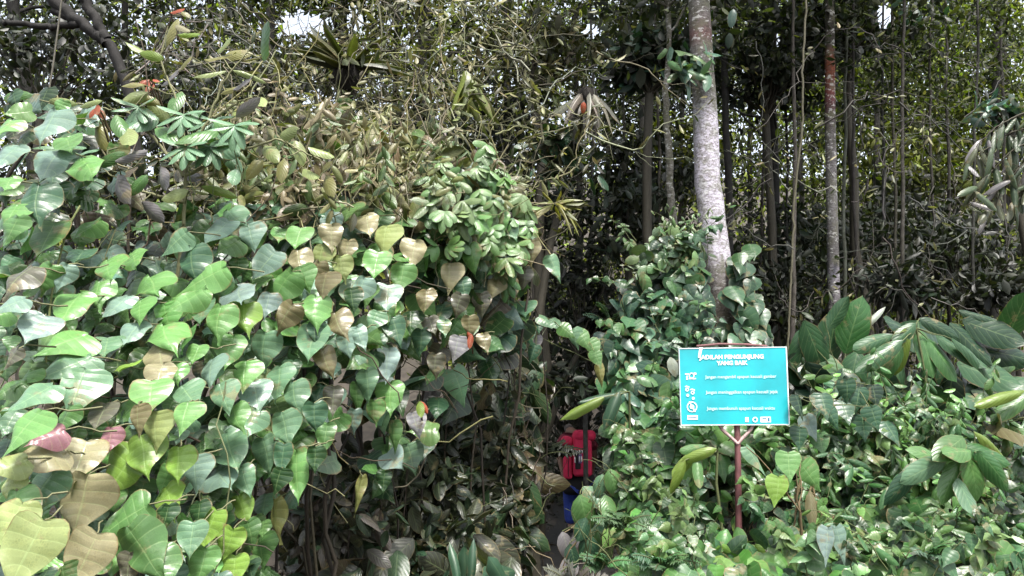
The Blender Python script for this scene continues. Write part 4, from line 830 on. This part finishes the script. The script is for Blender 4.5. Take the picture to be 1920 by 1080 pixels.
mb = MB(); slab(mb, [(.19, -.012), (.22, -.012), (.195, .13), (.175, .12)], .0035, .005); mb.build('torn_corner', m_wh, sgn, False)
mb = MB()
mb.tube(P(np.array([1306, 1350, 1400, 1438]), np.array([649, 645, 646, 649]), SD + .03), .008, 6); mb.build('rear_rail', m_rust, sgn)
mb = MB(); pb = P(1383, 826, SD + .01)
gz = float(ground_z(pb[0], pb[1]))
mb.tube(np.array([S(.53, .6, -.035), S(.53, 1., -.035), pb, P(1385, 985, SD), [P(1386, 985, SD)[0], pb[1], gz - .1]]), [.019, .019, .02, .021, .021], 12); mb.build('post', m_rust, sgn)
for sgx in ((.33, 0), (.71, 1)):
    mb = MB(); mb.tube(np.array([S(sgx[0], .93, -.028), S(sgx[0] * .7 + .53 * .3, 1.06, -.028), P(1383, 832, SD - .005)]), .011, 8); mb.build('brace', m_brace, sgn)
def text(name, body, u, v, h, width, off=.0, ext=.0008, align='LEFT', rot=0):
    cu = bpy.data.curves.new(name, 'FONT'); cu.body = body; cu.size = 1; cu.extrude = 0; cu.offset = off; cu.align_x = 'LEFT'; cu.resolution_u = 2
    tmp = bpy.data.objects.new('tmp', cu); COL.objects.link(tmp); bpy.context.view_layer.update()
    me = bpy.data.meshes.new_from_object(tmp.evaluated_get(bpy.context.evaluated_depsgraph_get())); bpy.data.objects.remove(tmp)
    co = np.array([q.co[:] for q in me.vertices]); lo, hi = co.min(0), co.max(0)
    bw = np.linalg.norm(tr_ - tl); bh = np.linalg.norm(tl - bl)
    x = (co[:, 0] - lo[0]) / (hi[0] - lo[0]); y = (co[:, 1]) / .73
    if rot: uu = u + (1 - y) * h; vv = v + x * width
    else: uu = u + x * width; vv = v + h - y * h
    W_ = np.stack([S(a, b2, .0045) for a, b2 in zip(uu, vv)]) - np.array(sgn['_o'])
    me.vertices.foreach_set('co', W_.ravel()); me.update(); me.materials.append(m_wh if 'title' in name else m_fa)
    o = bpy.data.objects.new(name, me); COL.objects.link(o); o.parent = sgn; return o
text('title_lettering', 'JADILAH PENGUNJUNG', .185, .088, .055, .60, .03)
text('title_lettering', 'YANG BAIK', .345, .168, .055, .29, .03)
text('rule_lettering', 'Jangan mengambil apapun kecuali gambar', .235, .355, .042, .66, .014)
text('rule_lettering', 'Jangan meninggalkan apapun kecuali jejak', .235, .555, .042, .67, .014)
text('rule_lettering', 'Jangan membunuh apapun kecuali waktu', .24, .765, .042, .63, .014)
# pictograms
def ringp(mb, u, v, r, th, n=28, o=(.003, .0045), a0=0, a1=360):
    bw = np.linalg.norm(tr_ - tl); bh = np.linalg.norm(tl - bl)
    a = np.radians(np.linspace(a0, a1, n)); ri = r - th
    I = np.stack([S(u + ri * math.cos(q) / bw, v + ri * math.sin(q) / bh, o[1]) for q in a]); O = np.stack([S(u + r * math.cos(q) / bw, v + r * math.sin(q) / bh, o[1]) for q in a])
    i = np.arange(n - 1); mb.add(np.vstack([I, O]), np.stack([i, i + 1, i + n + 1, i + n], -1))
mb = MB(); ringp(mb, .105, .765, .034, .006); slab(mb, [(.075, .70), (.085, .695), (.138, .825), (.128, .835)], .003, .0048); ringp(mb, .105, .765, .014, .006); mb.build('prohibition_pictogram', m_wh, sgn, False)
mb = MB(); slab(mb, [(.06, .875), (.155, .875), (.155, .93), (.06, .93)], .001, .003); mb.build('caption_plate', m_wh, sgn, False)
mb = MB(); ringp(mb, .11, .36, .018, .005)
for q in ([(.05, .33), (.085, .33), (.085, .345), (.05, .345)], [(.13, .32), (.155, .32), (.155, .345), (.13, .345)], [(.06, .36), (.075, .36), (.075, .41), (.06, .41)], [(.085, .39), (.15, .39), (.15, .405), (.085, .405)], [(.1, .32), (.12, .32), (.12, .335), (.1, .335)]): slab(mb, q, .001, .003)
mb.build('camera_pictogram', m_wh, sgn, False)
mb = MB()
for (u, v) in ((.065, .54), (.115, .58)):
    ringp(mb, u, v, .012, .006); ringp(mb, u + .004, v + .075, .009, .006)
    for k in range(4): ringp(mb, u - .016 + .011 * k, v - .045 + .006 * abs(k - 1), .004, .004, 8)
mb.build('footprint_pictogram', m_wh, sgn, False)
mb = MB(); slab(mb, [(.595, .905), (.625, .905), (.625, .965), (.595, .965)], .001, .003); mb.build('logo', m_wh, sgn, False)
mb = MB(); ringp(mb, .685, .935, .017, .007); mb.build('logo', m_wh, sgn, False)
mb = MB(); slab(mb, [(.735, .90), (.83, .90), (.83, .97), (.735, .97)], .001, .003); mb.build('logo', m_wh, sgn, False)
m_tq = plain('dark_logo_ink', (.02, .12, .2), .6, .1, 30)
for q in ([(.75, .915), (.79, .915), (.79, .93), (.75, .93)], [(.80, .91), (.82, .91), (.82, .96), (.80, .96)], [(.605, .915), (.615, .915), (.615, .955), (.605, .955)], [(.065, .893), (.15, .893), (.15, .905), (.065, .905)]):
    mb = MB(); slab(mb, q, .0032, .004); mb.build('logo_print', m_tq, sgn, False)

# ---------------------------------------------------------------- person
PD = 10.6
pp = P(1084, 812, PD); gz = pp[2] - 1.36
per = thing('person', (pp[0], PD, gz), 'person walking away up the dark path, bending forward under a red pack', 'person')
m_skin = plain('skin', (.22, .13, .09), .55, .15, 15); m_red = plain('red_cotton', (.62, .02, .08), .8, .25, 12); m_blk = plain('black_cloth', (.008, .008, .01), .8, .2, 20)
m_jean = plain('blue_denim', (.02, .045, .26), .8, .3, 20); m_hair = plain('dark_grey_cap', (.10, .09, .085), .8, .3, 30)
def skinned(name, nodes, edges, m, root=0, sub=2):
    me = bpy.data.meshes.new(name); me.from_pydata([n[:3] for n in nodes], edges, []); me.materials.append(m)
    o = bpy.data.objects.new(name, me); COL.objects.link(o); o.parent = per
    md = o.modifiers.new('skin', 'SKIN'); md.use_smooth_shade = True
    if not me.skin_vertices: bpy.context.view_layer.objects.active = o
    sv = me.skin_vertices[0].data
    for i, n in enumerate(nodes): sv[i].radius = (n[3], n[4] if len(n) > 4 else n[3]); sv[i].use_root = i == root
    s_ = o.modifiers.new('sub', 'SUBSURF'); s_.levels = sub; s_.render_levels = sub
    return o
# local: x right, y away from camera, z up; stooped forward (away), head bowed
N = [(0, 0, .84, .14, .10), (0, .03, 1.02, .13, .09), (-.01, .12, 1.24, .15, .09), (-.02, .2, 1.34, .06), (-.09, .32, 1.37, .075, .085), (-.11, .40, 1.34, .07, .08),
     (.19, .14, 1.28, .055), (.24, .10, 1.04, .042), (.21, .2, .84, .033), (.2, .24, .76, .035, .02),
     (-.19, .14, 1.27, .055), (-.27, .08, 1.04, .042), (-.22, .0, .82, .033), (-.21, -.02, .74, .035, .02),
     (.1, 0, .78, .09), (.11, -.03, .44, .06), (.11, .03, .09, .042), (.11, -.08, .04, .04), (-.1, .0, .78, .09), (-.11, .12, .45, .06), (-.11, .14, .09, .042), (-.11, .06, .04, .04)]
E = [(0, 1), (1, 2), (2, 3), (3, 4), (4, 5), (2, 6), (6, 7), (7, 8), (8, 9), (2, 10), (10, 11), (11, 12), (12, 13), (0, 14), (14, 15), (15, 16), (16, 17), (0, 18), (18, 19), (19, 20), (20, 21)]
for hnd in (9, 13):
    hx_, hy_, hz_ = N[hnd][:3]
    for k in range(4):
        N.append((hx_ - .024 + .016 * k, hy_ - .01, hz_ - .06, .008)); N.append((hx_ - .022 + .015 * k, hy_ - .035, hz_ - .09 + .006 * abs(k - 1.5), .007)); E += [(hnd, len(N) - 2), (len(N) - 2, len(N) - 1)]
    N.append((hx_ + (.035 if hx_ < 0 else -.035), hy_ - .03, hz_ - .03, .009)); E.append((hnd, len(N) - 1))
skinned('body', N, E, m_skin, 0, 1)
m_shirt = plain('dark_maroon_shirt', (.16, .012, .03), .8, .25, 12)
sh = skinned('shirt', [(0, .01, .74, .2, .15), (0, .03, .96, .2, .145), (-.01, .11, 1.18, .215, .14), (-.015, .17, 1.30, .15, .11), (.19, .13, 1.26, .105), (.26, .11, 1.10, .10), (-.2, .13, 1.26, .105), (-.28, .1, 1.10, .10)],
        [(0, 1), (1, 2), (2, 3), (2, 4), (4, 5), (2, 6), (6, 7)], m_shirt, 0)
skinned('waist_bag', [(-.2, -.03, .68, .15), (0, -.11, .66, .17), (.21, -.03, .69, .15)], [(0, 1), (1, 2)], m_blk, 1)
skinned('trousers', [(0, 0, .76, .19, .14), (.1, 0, .66, .13), (.11, -.03, .44, .11), (.11, .02, .10, .085), (-.1, 0, .66, .13), (-.11, .12, .45, .11), (-.11, .13, .10, .085)], [(0, 1), (1, 2), (2, 3), (0, 4), (4, 5), (5, 6)], m_jean, 0)
for sx, sy in ((.11, -.03), (-.11, .1)): skinned('shoe', [(sx, sy + .07, .05, .05), (sx, sy - .06, .04, .045), (sx, sy + .16, .04, .04)], [(0, 1), (0, 2)], m_blk, 0)
skinned('cap', [(-.09, .31, 1.42, .085, .09), (-.12, .41, 1.39, .08)], [(0, 1)], m_hair, 0)
bp_ = thing('backpack', (pp[0], PD - .02, gz + .72), 'red hiking backpack with rolled top and printed strap panel on the back of the person', 'backpack')
def pad(name, lo, hi, m, bev=.035, parent=bp_):
    q = MB(); o_ = np.array([pp[0], PD, gz]); q.box(np.array(lo) + o_, np.array(hi) + o_); o = q.build(name, m, parent)
    bv = o.modifiers.new('bevel', 'BEVEL'); bv.width = bev; bv.segments = 4; return o
pad('main_pocket', (-.10, -.34, .80), (.16, -.10, 1.38), m_red, .05)
pad('side_pocket', (-.225, -.30, .76), (-.105, -.10, 1.26), m_red, .045)
pad('rolled_lid', (-.09, -.36, 1.27), (.215, -.08, 1.41), m_red, .06); pad('rolled_lid', (-.25, -.33, 1.20), (-.095, -.08, 1.33), m_red, .06)
m_pur = plain('purple_print', (.16, .09, .26), .7, .1, 20)
pad('front_panel', (-.075, -.352, .90), (.0, -.335, 1.14), m_blk, .006); pad('front_panel', (-.03, -.358, .98), (.015, -.348, 1.10), m_pur, .003)
for k in range(4): pad('buckle', (-.08 + .03 * k, -.364, 1.11), (-.064 + .03 * k, -.3535, 1.15), m_wh, .002)
for x0, z0 in ((-.085, .99), (-.025, 1.0), (.005, 1.0)): pad('buckle', (x0, -.368, z0), (x0 + .014, -.36, z0 + .07), m_wh, .002)
pad('strap', (.055, -.35, .82), (.075, -.338, 1.27), m_shirt, .004); pad('strap', (-.17, -.31, .80), (-.155, -.298, 1.20), m_shirt, .004)
for o in bpy.data.objects:
    if '_o' in o: del o['_o']
print('faces', sum(len(m.polygons) * m.users for m in bpy.data.meshes))
